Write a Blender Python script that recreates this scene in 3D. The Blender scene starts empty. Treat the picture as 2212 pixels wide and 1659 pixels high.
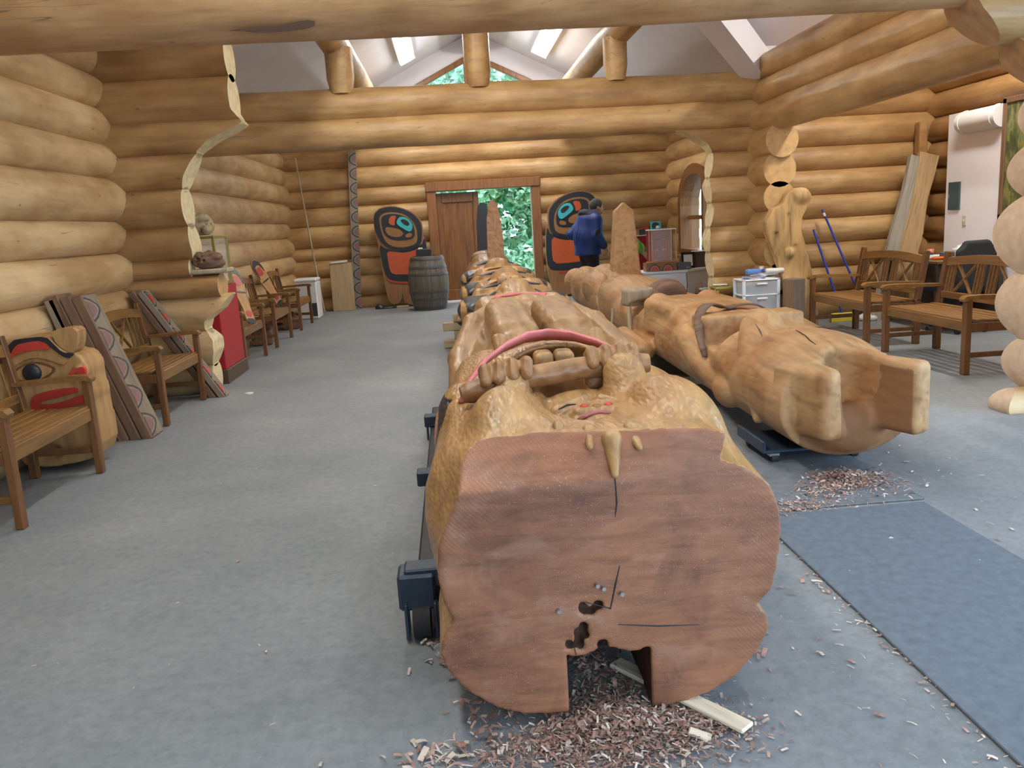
import bpy, math, random
import numpy as np
from mathutils import Vector, Matrix, Euler
R_ = random.Random(7)
SC = bpy.context.scene
COL = SC.collection
# ------------------------------------------------------------------ camera (frame 2212 x 1659)
FPX, ROLL, YAW, PITCH = 1780.0, math.radians(3.4), math.radians(3.6437), math.radians(11.092)
def cam_setup():
    f = Vector((math.sin(YAW)*math.cos(PITCH), math.cos(YAW)*math.cos(PITCH), -math.sin(PITCH)))
    r0 = Vector((math.cos(YAW), -math.sin(YAW), 0)); u0 = r0.cross(f)
    r = math.cos(ROLL)*r0 - math.sin(ROLL)*u0; u = math.cos(ROLL)*u0 + math.sin(ROLL)*r0
    cd = bpy.data.cameras.new('camera'); co = bpy.data.objects.new('camera', cd); COL.objects.link(co)
    cd.sensor_fit = 'HORIZONTAL'; cd.sensor_width = 36.0; cd.lens = FPX/2212*36.0; cd.clip_start = .05; cd.clip_end = 200
    m = Matrix(((r.x, u.x, -f.x, 0), (r.y, u.y, -f.y, 0), (r.z, u.z, -f.z, 1.4), (0, 0, 0, 1)))
    co.matrix_world = m; SC.camera = co
cam_setup()
# ------------------------------------------------------------------ world, exposure
SC.view_settings.view_transform = 'Standard'; SC.view_settings.look = 'None'
SC.view_settings.exposure = 0.15; SC.view_settings.gamma = 1.0; SC.view_settings.use_curve_mapping = False
W = bpy.data.worlds.new('overcast_sky'); SC.world = W; W.use_nodes = True
_nt = W.node_tree; _bg = _nt.nodes['Background']
_bg.inputs['Color'].default_value = (.58, .78, 1.0, 1); _bg.inputs['Strength'].default_value = 6.4
def portal(loc, rot, sx, sy):                      # guides sky light through an opening; gives off nothing itself
    l = bpy.data.lights.new('portal', 'AREA'); l.shape = 'RECTANGLE'; l.size = sx; l.size_y = sy; l.cycles.is_portal = True
    o = bpy.data.objects.new('portal', l); o.location = loc; o.rotation_euler = rot; COL.objects.link(o)
portal((1.7, -1.2, 1.3), (math.pi/2, 0, 0), 3.0, 2.6)
portal((4.8, 2.0, 1.35), (math.pi/2, 0, math.pi/2), 4.6, 2.7)
LAMP_W = 64.0        # watts per ceiling tube fixture
# ------------------------------------------------------------------ materials
MAT = {}
def _m(name):
    m = bpy.data.materials.new(name); m.use_nodes = True; MAT[name] = m
    nt = m.node_tree; return m, nt, nt.nodes['Principled BSDF']
def N(nt, t, **kw):
    n = nt.nodes.new(t)
    for k, v in kw.items():
        if k.startswith('_'): setattr(n, k[1:], v)
        else:
            key = k.replace('__', ' ')
            n.inputs[key].default_value = v
    return n
def ramp(nt, pts):
    n = nt.nodes.new('ShaderNodeValToRGB'); e = n.color_ramp.elements
    while len(e) < len(pts): e.new(.5)
    for i, (p, c) in enumerate(pts): e[i].position = p; e[i].color = (*c, 1) if len(c) == 3 else c
    return n
def mixc(nt, fac, a, b, mode='MIX'):
    n = nt.nodes.new('ShaderNodeMix'); n.data_type = 'RGBA'; n.blend_type = mode
    for s, v in ((0, fac), (6, a), (7, b)):
        if isinstance(v, (int, float)): n.inputs[s].default_value = v
        elif isinstance(v, tuple): n.inputs[s].default_value = (*v, 1)
        else: nt.links.new(v, n.inputs[s])
    return n.outputs[2]
def math_(nt, op, a, b=0.0):
    n = nt.nodes.new('ShaderNodeMath'); n.operation = op
    for i, v in enumerate((a, b)):
        if isinstance(v, (int, float)): n.inputs[i].default_value = v
        else: nt.links.new(v, n.inputs[i])
    return n.outputs[0]
def coords(nt, scale=(1, 1, 1), rnd=True, world=False):
    tc = nt.nodes.new('ShaderNodeTexCoord'); out = tc.outputs['Object']
    if world: out = nt.nodes.new('ShaderNodeNewGeometry').outputs['Position']
    if rnd:
        oi = nt.nodes.new('ShaderNodeObjectInfo'); k = math_(nt, 'MULTIPLY', oi.outputs['Random'], 37.0)
        v = nt.nodes.new('ShaderNodeVectorMath'); v.operation = 'ADD'; nt.links.new(out, v.inputs[0]); nt.links.new(k, v.inputs[1]); out = v.outputs[0]
    mp = nt.nodes.new('ShaderNodeMapping'); nt.links.new(out, mp.inputs[0]); mp.inputs['Scale'].default_value = scale
    return mp.outputs[0]
def noise(nt, vec, scale, detail=4, rough=.55, dist=0.0):
    n = N(nt, 'ShaderNodeTexNoise', Scale=scale, Detail=detail, Roughness=rough, Distortion=dist); nt.links.new(vec, n.inputs['Vector']); return n.outputs[0]
def bump(nt, bsdf, h, strength, dist):
    b = N(nt, 'ShaderNodeBump', Strength=strength, Distance=dist); nt.links.new(h, b.inputs['Height']); nt.links.new(b.outputs[0], bsdf.inputs['Normal'])
def sc3(c, k): return tuple(min(1, x*k) for x in c)
def log_mat(name, c, rough=.42, knots=True, vary=.22, streak=.5):
    m, nt, bs = _m(name); L = nt.links
    v = coords(nt, (.9, 7, 7)); n1 = noise(nt, v, 2.2, 5, .6, .3)
    r1 = ramp(nt, [(.25, sc3(c, 1-streak*.55)), (.5, c), (.8, sc3(c, 1.0+streak*.35))]); L.new(n1, r1.inputs[0])
    v2 = coords(nt, (1.1, 2.2, 2.2)); n2 = noise(nt, v2, 1.6, 3)
    r2 = ramp(nt, [(.35, (.62, .50, .38)), (.62, (1, 1, 1))]); L.new(n2, r2.inputs[0])
    col = mixc(nt, .75, r1.outputs[0], r2.outputs[0], 'MULTIPLY')
    oi = nt.nodes.new('ShaderNodeObjectInfo')
    r3 = ramp(nt, [(0, (1-vary, 1-vary*1.2, 1-vary*1.5)), (1, (1.0, 1.0, 1.0))]); L.new(oi.outputs['Random'], r3.inputs[0])
    col = mixc(nt, 1.0, col, r3.outputs[0], 'MULTIPLY')
    if knots:
        vk = coords(nt, (1.5, 3.2, 3.2)); vo = N(nt, 'ShaderNodeTexVoronoi', Scale=2.0); L.new(vk, vo.inputs['Vector'])
        rk = ramp(nt, [(.025, (1, 1, 1)), (.075, (0, 0, 0))]); L.new(vo.outputs['Distance'], rk.inputs[0])
        col = mixc(nt, math_(nt, 'MULTIPLY', rk.outputs[0], .75), col, sc3(c, .22))
        vc = coords(nt, (.55, 9, 9)); nc = noise(nt, vc, 1.3, 2, .5, .4)      # long drying checks
        rc = ramp(nt, [(.497, (0, 0, 0)), (.5, (1, 1, 1)), (.503, (0, 0, 0))]); L.new(nc, rc.inputs[0])
        n5 = noise(nt, v2, 2.4, 1); r5 = ramp(nt, [(.56, (0, 0, 0)), (.62, (1, 1, 1))]); L.new(n5, r5.inputs[0])
        col = mixc(nt, math_(nt, 'MULTIPLY', math_(nt, 'MULTIPLY', rc.outputs[0], r5.outputs[0]), .8), col, sc3(c, .2))
    L.new(col, bs.inputs['Base Color']); bs.inputs['Roughness'].default_value = rough
    nb = noise(nt, coords(nt, (2.5, 10, 10)), 2.0, 4)
    bump(nt, bs, nb, .22, .03); return m
def wood_mat(name, c, axis=2, rough=.5, dark=.55, light=1.25, gscale=3.0, bumpk=.15, vary=.15, stretch=9):
    m, nt, bs = _m(name); L = nt.links
    s = [stretch]*3; s[axis] = .8
    n1 = noise(nt, coords(nt, tuple(s)), gscale, 5, .6, .4)
    r1 = ramp(nt, [(.28, sc3(c, dark)), (.5, c), (.75, sc3(c, light))]); L.new(n1, r1.inputs[0])
    oi = nt.nodes.new('ShaderNodeObjectInfo'); r3 = ramp(nt, [(0, (1-vary,)*3), (1, (1, 1, 1))]); L.new(oi.outputs['Random'], r3.inputs[0])
    L.new(mixc(nt, 1.0, r1.outputs[0], r3.outputs[0], 'MULTIPLY'), bs.inputs['Base Color'])
    bs.inputs['Roughness'].default_value = rough
    if bumpk: bump(nt, bs, n1, bumpk, .01)
    return m
def plain(name, c, rough=.5, metal=0.0, mott=.08, ms=12, bumpk=0.0, spec=None):
    m, nt, bs = _m(name); L = nt.links
    n1 = noise(nt, coords(nt), ms, 4); r1 = ramp(nt, [(.3, sc3(c, 1-mott)), (.7, sc3(c, 1+mott))]); L.new(n1, r1.inputs[0])
    L.new(r1.outputs[0], bs.inputs['Base Color']); bs.inputs['Roughness'].default_value = rough; bs.inputs['Metallic'].default_value = metal
    if spec is not None: bs.inputs['Specular IOR Level'].default_value = spec
    if bumpk: bump(nt, bs, n1, bumpk, .004)
    return m
def emit(name, c, s):
    m, nt, bs = _m(name); bs.inputs['Base Color'].default_value = (*c, 1); bs.inputs['Emission Color'].default_value = (*c, 1); bs.inputs['Emission Strength'].default_value = s; return m
def glass(name, tint=(.9, .95, .95), rough=.02, alpha=.18):
    m, nt, bs = _m(name); bs.inputs['Base Color'].default_value = (*tint, 1); bs.inputs['Roughness'].default_value = rough
    bs.inputs['Alpha'].default_value = alpha; return m
log_mat('log_gold', (.61, .395, .175))
log_mat('log_pale', (.67, .47, .245), rough=.5, vary=.14, streak=.35)
log_mat('log_orange', (.45, .265, .11), rough=.38, vary=.14)
log_mat('log_beam', (.54, .32, .155), rough=.4)
def end_mat(name, c):
    m, nt, bs = _m(name); L = nt.links
    n1 = noise(nt, coords(nt, (6, 6, 6)), 2.5, 5); r1 = ramp(nt, [(.3, sc3(c, .82)), (.65, sc3(c, 1.08))]); L.new(n1, r1.inputs[0])
    L.new(r1.outputs[0], bs.inputs['Base Color']); bs.inputs['Roughness'].default_value = .7; bump(nt, bs, n1, .2, .01); return m
end_mat('log_cut', (.80, .66, .38)); end_mat('log_cut_tan', (.58, .36, .15)); end_mat('log_cut_grey', (.62, .45, .30))
plain('plaster', (.82, .81, .87), .9, mott=.03, ms=3); plain('plaster_white', (.84, .83, .88), .8, mott=.02, ms=3)
wood_mat('trim_wood', (.25, .10, .028), 2, .38, .6, 1.3, 3, .1); wood_mat('door_wood', (.22, .088, .020), 2, .4, .55, 1.35, 3, .1)
def concrete():
    m, nt, bs = _m('concrete'); L = nt.links
    v = coords(nt, rnd=False, world=True); n1 = noise(nt, v, .9, 6, .65); n2 = noise(nt, v, 22, 6, .75); n3 = noise(nt, v, 90, 3, .7)
    r1 = ramp(nt, [(.3, (.175, .195, .208)), (.55, (.235, .252, .262)), (.75, (.295, .308, .312))]); L.new(n1, r1.inputs[0])
    r2 = ramp(nt, [(.3, (.68, .69, .70)), (.6, (1, 1, 1))]); L.new(n2, r2.inputs[0])
    col = mixc(nt, .9, r1.outputs[0], r2.outputs[0], 'MULTIPLY')
    r3 = ramp(nt, [(.62, (0, 0, 0)), (.75, (1, 1, 1))]); L.new(n3, r3.inputs[0])
    col = mixc(nt, math_(nt, 'MULTIPLY', r3.outputs[0], .35), col, (.48, .47, .44))
    vs = coords(nt, (14, 1.6, 1), rnd=False, world=True); n4 = noise(nt, vs, 2.0, 4, .7); r4 = ramp(nt, [(.66, (0, 0, 0)), (.74, (1, 1, 1))]); L.new(n4, r4.inputs[0])
    col = mixc(nt, math_(nt, 'MULTIPLY', r4.outputs[0], .22), col, (.43, .44, .43))
    L.new(col, bs.inputs['Base Color']); bs.inputs['Roughness'].default_value = .62
    bump(nt, bs, n2, .12, .01)
concrete()
# ------------------------------------------------------------------ mesh helpers
def rot_to(d, up=(0, 0, 1)):
    x = Vector(d).normalized(); u = Vector(up)
    if abs(x.dot(u)) > .98: u = Vector((0, 1, 0))
    y = u.cross(x).normalized(); z = x.cross(y); return Matrix((x, y, z)).transposed()
class MB:
    def __init__(s): s.v = []; s.f = []; s.mi = []; s.sm = []; s.M = Matrix.Identity(4); s.cur = 0
    def add(s, vs, fs, smooth=False):
        b = len(s.v); M = s.M
        s.v += [tuple(M @ Vector(p)) for p in vs]
        s.f += [tuple(b+i for i in f) for f in fs]; s.mi += [s.cur]*len(fs); s.sm += [smooth]*len(fs); return s
    def mat(s, i): s.cur = i; return s
    def at(s, loc=(0, 0, 0), rot=(0, 0, 0)): s.M = Matrix.Translation(loc) @ Euler(rot).to_matrix().to_4x4(); return s
    def box(s, c, d, bev=0.0, R=None):
        cx, cy, cz = c; hx, hy, hz = d[0]/2, d[1]/2, d[2]/2
        R = R if R is not None else Matrix.Identity(3); C = Vector(c)
        if bev <= 0:
            P = [C + R @ Vector((sx*hx, sy*hy, sz*hz)) for sx in (-1, 1) for sy in (-1, 1) for sz in (-1, 1)]
            F = [(0, 1, 3, 2), (4, 6, 7, 5), (0, 4, 5, 1), (2, 3, 7, 6), (0, 2, 6, 4), (1, 5, 7, 3)]
            return s.add(P, F)
        b = min(bev, hx*.9, hy*.9, hz*.9); P = []; idx = {}
        for sx in (-1, 1):
            for sy in (-1, 1):
                for sz in (-1, 1):
                    for a in range(3):
                        q = [sx*(hx-b), sy*(hy-b), sz*(hz-b)]; q[a] = (sx*hx, sy*hy, sz*hz)[a]
                        idx[(sx, sy, sz, a)] = len(P); P.append(C + R @ Vector(q))
        F = []
        sg = (-1, 1)
        for a in range(3):
            o = [i for i in range(3) if i != a]
            for q in sg:
                lp = []
                for (u, w) in ((-1, -1), (1, -1), (1, 1), (-1, 1)):
                    k = [0, 0, 0]; k[a] = q; k[o[0]] = u; k[o[1]] = w; lp.append(idx[(*k, a)])
                flip = (q == 1) == (a == 1)
                F.append(tuple(reversed(lp)) if flip else tuple(lp))
                # edge quads along axis o: between face a and face b
        for a in range(3):
            for b2 in range(a+1, 3):
                c3 = 3-a-b2
                for qa in sg:
                    for qb in sg:
                        k = [0, 0, 0]; k[a] = qa; k[b2] = qb
                        k[c3] = -1; A1 = idx[(*k, a)]; B1 = idx[(*k, b2)]
                        k[c3] = 1; A2 = idx[(*k, a)]; B2 = idx[(*k, b2)]
                        q = (A1, A2, B2, B1)
                        n = (P[q[1]]-P[q[0]]).cross(P[q[2]]-P[q[0]]); ctr = sum((P[i] for i in q), Vector())/4 - C
                        F.append(q if n.dot(ctr) > 0 else tuple(reversed(q)))
        for sx in sg:
            for sy in sg:
                for sz in sg:
                    t = [idx[(sx, sy, sz, a)] for a in range(3)]
                    n = (P[t[1]]-P[t[0]]).cross(P[t[2]]-P[t[0]]); F.append(tuple(t) if n.dot(P[t[0]]-C) > 0 else tuple(reversed(t)))
        return s.add(P, F)
    def bar(s, p0, p1, w, h, bev=0.0, up=(0, 0, 1)):
        p0 = Vector(p0); p1 = Vector(p1); return s.box((p0+p1)/2, ((p1-p0).length, w, h), bev, rot_to(p1-p0, up))
    def tube(s, pts, rad, n=10, caps=True, closed=False):
        pts = [Vector(p) for p in pts]; rad = rad if isinstance(rad, (list, tuple)) else [rad]*len(pts); P = []; F = []; pu = None
        for i, p in enumerate(pts):
            d = (pts[min(i+1, len(pts)-1)]-pts[max(i-1, 0)]).normalized()
            if pu is None:
                u = Vector((0, 0, 1)) if abs(d.z) < .9 else Vector((1, 0, 0))
            else: u = pu
            a = (u - d*u.dot(d)).normalized(); pu = a; b = d.cross(a)
            for k in range(n):
                t = 2*math.pi*k/n; P.append(p + (a*math.cos(t)+b*math.sin(t))*rad[i])
        for i in range(len(pts)-1):
            for k in range(n): F.append((i*n+k, i*n+(k+1) % n, (i+1)*n+(k+1) % n, (i+1)*n+k))
        s.add(P, F, True)
        if caps:
            b = len(s.v)-len(P)
            s.add([P[k] for k in range(n)], [tuple(reversed(range(n)))]); m = len(pts)-1
            s.add([P[m*n+k] for k in range(n)], [tuple(range(n))])
        return s
    def lathe(s, prof, n=20, c=(0, 0, 0)):
        P = []; F = []
        for (r, z) in prof:
            for k in range(n):
                t = 2*math.pi*k/n; P.append((c[0]+r*math.cos(t), c[1]+r*math.sin(t), c[2]+z))
        m = len(prof)
        for i in range(m-1):
            for k in range(n): F.append((i*n+k, i*n+(k+1) % n, (i+1)*n+(k+1) % n, (i+1)*n+k))
        s.add(P, F, True)
        if prof[0][0] > 1e-4: s.add(P[:n], [tuple(reversed(range(n)))])
        if prof[-1][0] > 1e-4: s.add(P[-n:], [tuple(range(n))])
        return s
    def prism(s, poly, y0, y1, to=None, smooth=False):
        """2D polygon (a,b) CCW -> points to(a,b,t) for t=y0,y1"""
        to = to or (lambda a, b, t: (a, t, b)); n = len(poly)
        P = [to(a, b, y0) for a, b in poly] + [to(a, b, y1) for a, b in poly]
        s.add(P, [tuple(range(n)), tuple(range(2*n-1, n-1, -1))])
        s.add(P, [(i, i+n, (i+1) % n+n, (i+1) % n) for i in range(n)], smooth); return s
    def build(s, name, mats, parent=None, loc=None, rot=None, fix=True):
        me = bpy.data.meshes.new(name); me.from_pydata(s.v, [], s.f)
        for m in (mats if isinstance(mats, (list, tuple)) else [mats]): me.materials.append(MAT[m] if isinstance(m, str) else m)
        me.polygons.foreach_set('material_index', s.mi); me.polygons.foreach_set('use_smooth', s.sm)
        if fix:
            import bmesh
            bm = bmesh.new(); bm.from_mesh(me); bmesh.ops.remove_doubles(bm, verts=bm.verts, dist=1e-6) if False else None
            bmesh.ops.recalc_face_normals(bm, faces=bm.faces); bm.to_mesh(me); bm.free()
        me.update()
        return link(name, me, parent, loc, rot)
def link(name, me, parent=None, loc=None, rot=None):
    o = bpy.data.objects.new(name, me); COL.objects.link(o)
    if parent is not None: o.parent = parent
    if loc is not None: o.location = loc
    if rot is not None: o.rotation_euler = rot
    return o
def tag(o, label, cat=None, group=None, kind=None):
    o['label'] = label
    if cat: o['category'] = cat
    if group: o['group'] = group
    if kind: o['kind'] = kind
    return o
def thing(name, label, cat, loc=(0, 0, 0), rz=0.0, group=None, kind=None, rot=None):
    o = bpy.data.objects.new(name, None); COL.objects.link(o); o.location = loc; o.rotation_euler = rot if rot else (0, 0, rz); o.empty_display_size = .1
    return tag(o, label, cat, group, kind)
def dup(root, loc, rot=None, label=None):
    r = root.copy(); COL.objects.link(r); r.location = loc
    if rot is not None: r.rotation_euler = rot
    if label: r['label'] = label
    for ch in list(root.children):
        c = ch.copy(); COL.objects.link(c); c.parent = r
        for g in ch.children:
            d = g.copy(); COL.objects.link(d); d.parent = c
    return r
# ------------------------------------------------------------------ SDF sculpting (numpy grid + surface nets)
class Sculpt:
    def __init__(s, lo, hi, vox):
        s.lo = np.array(lo, np.float32); s.vox = vox
        s.n = [int(math.ceil((hi[i]-lo[i])/vox))+1 for i in range(3)]
        s.ax = [(s.lo[i]+np.arange(s.n[i])*vox).astype(np.float32) for i in range(3)]
        s.d = np.full(s.n, .5, np.float32)
    def _sub(s, lo, hi):
        sl = []
        for i in range(3):
            a = int(max(0, math.floor((lo[i]-s.lo[i])/s.vox))); b = int(min(s.n[i], math.ceil((hi[i]-s.lo[i])/s.vox)+1))
            if b <= a: return None, None
            sl.append(slice(a, b))
        g = np.meshgrid(*[s.ax[i][sl[i]] for i in range(3)], indexing='ij', sparse=True)
        return tuple(sl), g
    def op(s, f, lo, hi, k=.02, cut=False, inter=False):
        p = k+3*s.vox
        sl, g = s._sub([a-p for a in lo], [a+p for a in hi])
        if sl is None: return s
        e = f(*g).astype(np.float32); d = s.d[sl]
        if cut:
            e = -e; h = np.clip(.5-.5*(d-e)/k, 0, 1); s.d[sl] = d*(1-h)+e*h + k*h*(1-h)
        else:
            h = np.clip(.5+.5*(e-d)/k, 0, 1); s.d[sl] = e*(1-h)+d*h - k*h*(1-h)
        return s
    def ell(s, c, r, k=.03, cut=False, R=None):
        c = np.array(c, float); r = np.array(r, float); m = max(r)
        def f(x, y, z):
            q = [x-c[0], y-c[1], z-c[2]]
            if R is not None: q = [R[0][i]*q[0]+R[1][i]*q[1]+R[2][i]*q[2] for i in range(3)]
            k0 = np.sqrt((q[0]/r[0])**2+(q[1]/r[1])**2+(q[2]/r[2])**2)+1e-6
            k1 = np.sqrt((q[0]/r[0]**2)**2+(q[1]/r[1]**2)**2+(q[2]/r[2]**2)**2)+1e-6
            return k0*(k0-1)/k1
        e = r if R is None else np.array([m]*3)
        return s.op(f, c-e, c+e, k, cut)
    def cap(s, a, b, r0, r1=None, k=.03, cut=False, sq=(1, 1, 1)):
        a = np.array(a, float); b = np.array(b, float); r1 = r0 if r1 is None else r1; ba = b-a; L = float(ba@ba)+1e-9; m = max(r0, r1)
        def f(x, y, z):
            px, py, pz = x-a[0], y-a[1], z-a[2]
            h = np.clip((px*ba[0]+py*ba[1]+pz*ba[2])/L, 0, 1)
            return np.sqrt(((px-ba[0]*h)/sq[0])**2+((py-ba[1]*h)/sq[1])**2+((pz-ba[2]*h)/sq[2])**2)-(r0+(r1-r0)*h)
        q = np.array(sq)*m
        return s.op(f, np.minimum(a, b)-q, np.maximum(a, b)+q, k, cut)
    def path(s, pts, rad, k=.03, cut=False, sq=(1, 1, 1)):
        rad = rad if isinstance(rad, (list, tuple)) else [rad]*len(pts)
        for i in range(len(pts)-1): s.cap(pts[i], pts[i+1], rad[i], rad[i+1], k, cut, sq)
        return s
    def box(s, c, h, rd=.01, k=.02, cut=False, R=None):
        c = np.array(c, float); h = np.array(h, float)
        def f(x, y, z):
            q = [x-c[0], y-c[1], z-c[2]]
            if R is not None: q = [R[0][i]*q[0]+R[1][i]*q[1]+R[2][i]*q[2] for i in range(3)]
            q = [np.abs(q[i])-h[i]+rd for i in range(3)]
            return np.sqrt(np.maximum(q[0], 0)**2+np.maximum(q[1], 0)**2+np.maximum(q[2], 0)**2)+np.minimum(np.maximum(np.maximum(q[0], q[1]), q[2]), 0)-rd
        e = h if R is None else np.array([float(np.linalg.norm(h))]*3)
        return s.op(f, c-e, c+e, k, cut)
    def mesh(s, name):
        d = s.d.copy()
        for i in range(3):
            ix = [slice(None)]*3; ix[i] = 0; d[tuple(ix)] = np.maximum(d[tuple(ix)], 1e-3); ix[i] = -1; d[tuple(ix)] = np.maximum(d[tuple(ix)], 1e-3)
        ins = d < 0; n = s.n
        cnt = np.zeros([a-1 for a in n], np.int8)
        for i in (0, 1):
            for j in (0, 1):
                for k in (0, 1): cnt += ins[i:n[0]-1+i, j:n[1]-1+j, k:n[2]-1+k]
        act = (cnt > 0) & (cnt < 8); idx = np.argwhere(act); m = len(idx)
        vid = np.full(act.shape, -1, np.int64); vid[act] = np.arange(m)
        acc = np.zeros((m, 3)); num = np.zeros(m); I, J, K = idx.T
        C = [(i, j, k) for i in (0, 1) for j in (0, 1) for k in (0, 1)]
        for a in C:
            for ax in range(3):
                if a[ax]: continue
                b = list(a); b[ax] = 1
                da = d[I+a[0], J+a[1], K+a[2]]; db = d[I+b[0], J+b[1], K+b[2]]
                x = (da < 0) != (db < 0); t = np.where(x, da/np.where(x, da-db, 1), 0)
                for c in range(3): acc[:, c] += np.where(x, a[c]+(t if c == ax else 0), 0)
                num += x
        V = (idx+acc/num[:, None])*s.vox+s.lo
        Q = []
        for ax in range(3):
            u, w = (ax+1) % 3, (ax+2) % 3
            sl0 = [slice(1, -1)]*3; sl1 = [slice(1, -1)]*3; sl0[ax] = slice(0, -1); sl1[ax] = slice(1, None)
            A = ins[tuple(sl0)]; Bb = ins[tuple(sl1)]; ch = np.argwhere(A != Bb)
            if not len(ch): continue
            fl = A[tuple(ch.T)]; e = ch.copy(); e[:, u] += 1; e[:, w] += 1
            def g(du, dw):
                q = e.copy(); q[:, u] += du; q[:, w] += dw; return vid[tuple(q.T)]
            q = np.stack([g(-1, -1), g(0, -1), g(0, 0), g(-1, 0)], 1)
            q[~fl] = q[~fl][:, ::-1]; Q.append(q)
        Q = np.concatenate(Q); Q = Q[(Q >= 0).all(1)]
        me = bpy.data.meshes.new(name); me.vertices.add(m); me.vertices.foreach_set('co', V.astype(np.float32).ravel())
        me.loops.add(len(Q)*4); me.loops.foreach_set('vertex_index', Q.astype(np.int32).ravel())
        me.polygons.add(len(Q)); me.polygons.foreach_set('loop_start', np.arange(0, len(Q)*4, 4, dtype=np.int32))
        me.polygons.foreach_set('use_smooth', np.ones(len(Q), bool))
        me.update(calc_edges=True); me.validate(); return me
    def build(s, name, mat, parent=None, loc=None, rot=None, it=0):
        me = s.mesh(name); ms = mat if isinstance(mat, (list, tuple)) else [mat]
        for q in ms: me.materials.append(MAT[q])
        return link(name, me, parent, loc, rot)
def poly_sdf(poly):
    P = np.array(poly, float)
    def f(x, y):
        d = None; sgn = None; n = len(P)
        for i in range(n):
            a = P[i]; b = P[i-1]; e = b-a; wx = x-a[0]; wy = y-a[1]
            t = np.clip((wx*e[0]+wy*e[1])/(e@e+1e-12), 0, 1); dd = (wx-e[0]*t)**2+(wy-e[1]*t)**2
            d = dd if d is None else np.minimum(d, dd)
            c1 = y >= a[1]; c2 = y < b[1]; c3 = e[0]*wy > e[1]*wx
            flip = (c1 & c2 & c3) | (~c1 & ~c2 & ~c3)
            sgn = np.where(flip, -1.0, 1.0) if sgn is None else sgn*np.where(flip, -1.0, 1.0)
        return np.sqrt(d)*sgn
    return f
# ================================================================== THE SETTING
def slog(parent, p0, p1, r0, r1=None, mats=('log_gold', 'log_cut'), cut0=None, cut1=None, nseg=None, name='log', wob=.06, n=20, fy=1.0, up=(0, 0, 1), capsm=False):
    """one peeled log, local x along its axis; cut0/cut1(world point)->shift along axis shape the sawn ends"""
    p0 = Vector(p0); p1 = Vector(p1); r1 = r0 if r1 is None else r1; L = (p1-p0).length; R3 = rot_to(p1-p0, up)
    ns = nseg or max(4, int(L/.4)); ph = [R_.uniform(0, 6.28) for _ in range(6)]; P = []; F = []
    for i in range(ns+1):
        t = i/ns; x = L*t; r = r0+(r1-r0)*t
        for k in range(n):
            a = 2*math.pi*k/n
            w = 1+wob*.5*(math.sin(x*1.7+ph[0]+math.sin(a+ph[1])*1.3)*.4+math.sin(2*a+x*.9+ph[2])*.35+math.sin(3*a-x*2.3+ph[3])*.25+.3*math.sin(x*4.1+ph[4]+2*a))
            y = -r*w*math.sin(a)*fy; z = r*w*math.cos(a); xx = x
            if cut0: xx += (1-t)*cut0(p0+R3 @ Vector((0, y, z)))
            if cut1: xx += t*cut1(p0+R3 @ Vector((L, y, z)))
            P.append((xx, y, z))
    for i in range(ns):
        for k in range(n): F.append((i*n+k, (i+1)*n+k, (i+1)*n+(k+1) % n, i*n+(k+1) % n))
    b = MB(); b.add(P, F, True); b.mat(1)
    for base, rev in ((0, 0), (ns*n, 1)):
        ring = P[base:base+n]; fs = []
        for k in range(n//2):
            q = (k, k+1, n-k-1, (n-k) % n)
            q = tuple(dict.fromkeys(q)); fs.append(tuple(reversed(q)) if rev else q)
        b.add(ring, fs)
    if capsm: b.sm = [True]*len(b.sm)
    o = b.build(name, list(mats), parent); o.matrix_local = Matrix.Translation(p0) @ R3.to_4x4(); return o
def curve(pts):
    """piecewise-linear x(z) through (x,z) points sorted by z"""
    pts = sorted(((z, x) for x, z in pts)); zs = [p[0] for p in pts]; xs = [p[1] for p in pts]
    return lambda z: float(np.interp(z, zs, xs))
def wall(name, label): return thing(name, label, 'wall', kind='structure')
def jit(a): return R_.uniform(-a, a)
def courses(seams): return [((a+b)/2, (b-a)/2*1.13) for a, b in zip(seams, seams[1:])]
# floor
b = MB(); b.box((1.5, 6.4, -.1), (9.6, 19.0, .2)); tag(b.build('floor', 'concrete'), 'grey worn concrete floor of the carving shed', 'floor', kind='structure')
# left log wall
SL = [-.02, .33, .70, 1.015, 1.337, 1.607, 1.964, 2.267, 2.58, 2.86, 3.16]
wl = wall('wall_left', 'long left wall of pale peeled round logs'); LC = courses(SL)
for z, r in LC:
    slog(wl, (-3.03+jit(.015), -1.1, z), (-3.03+jit(.015), 7.75, z+jit(.01)), r*1.03, r*.98, ('log_pale', 'log_cut'))
    slog(wl, (-3.02+jit(.015), 7.75, z), (-3.02+jit(.015), 15.7, z+jit(.02)), r*1.03, r*.98, ('log_pale', 'log_cut'))
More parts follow.
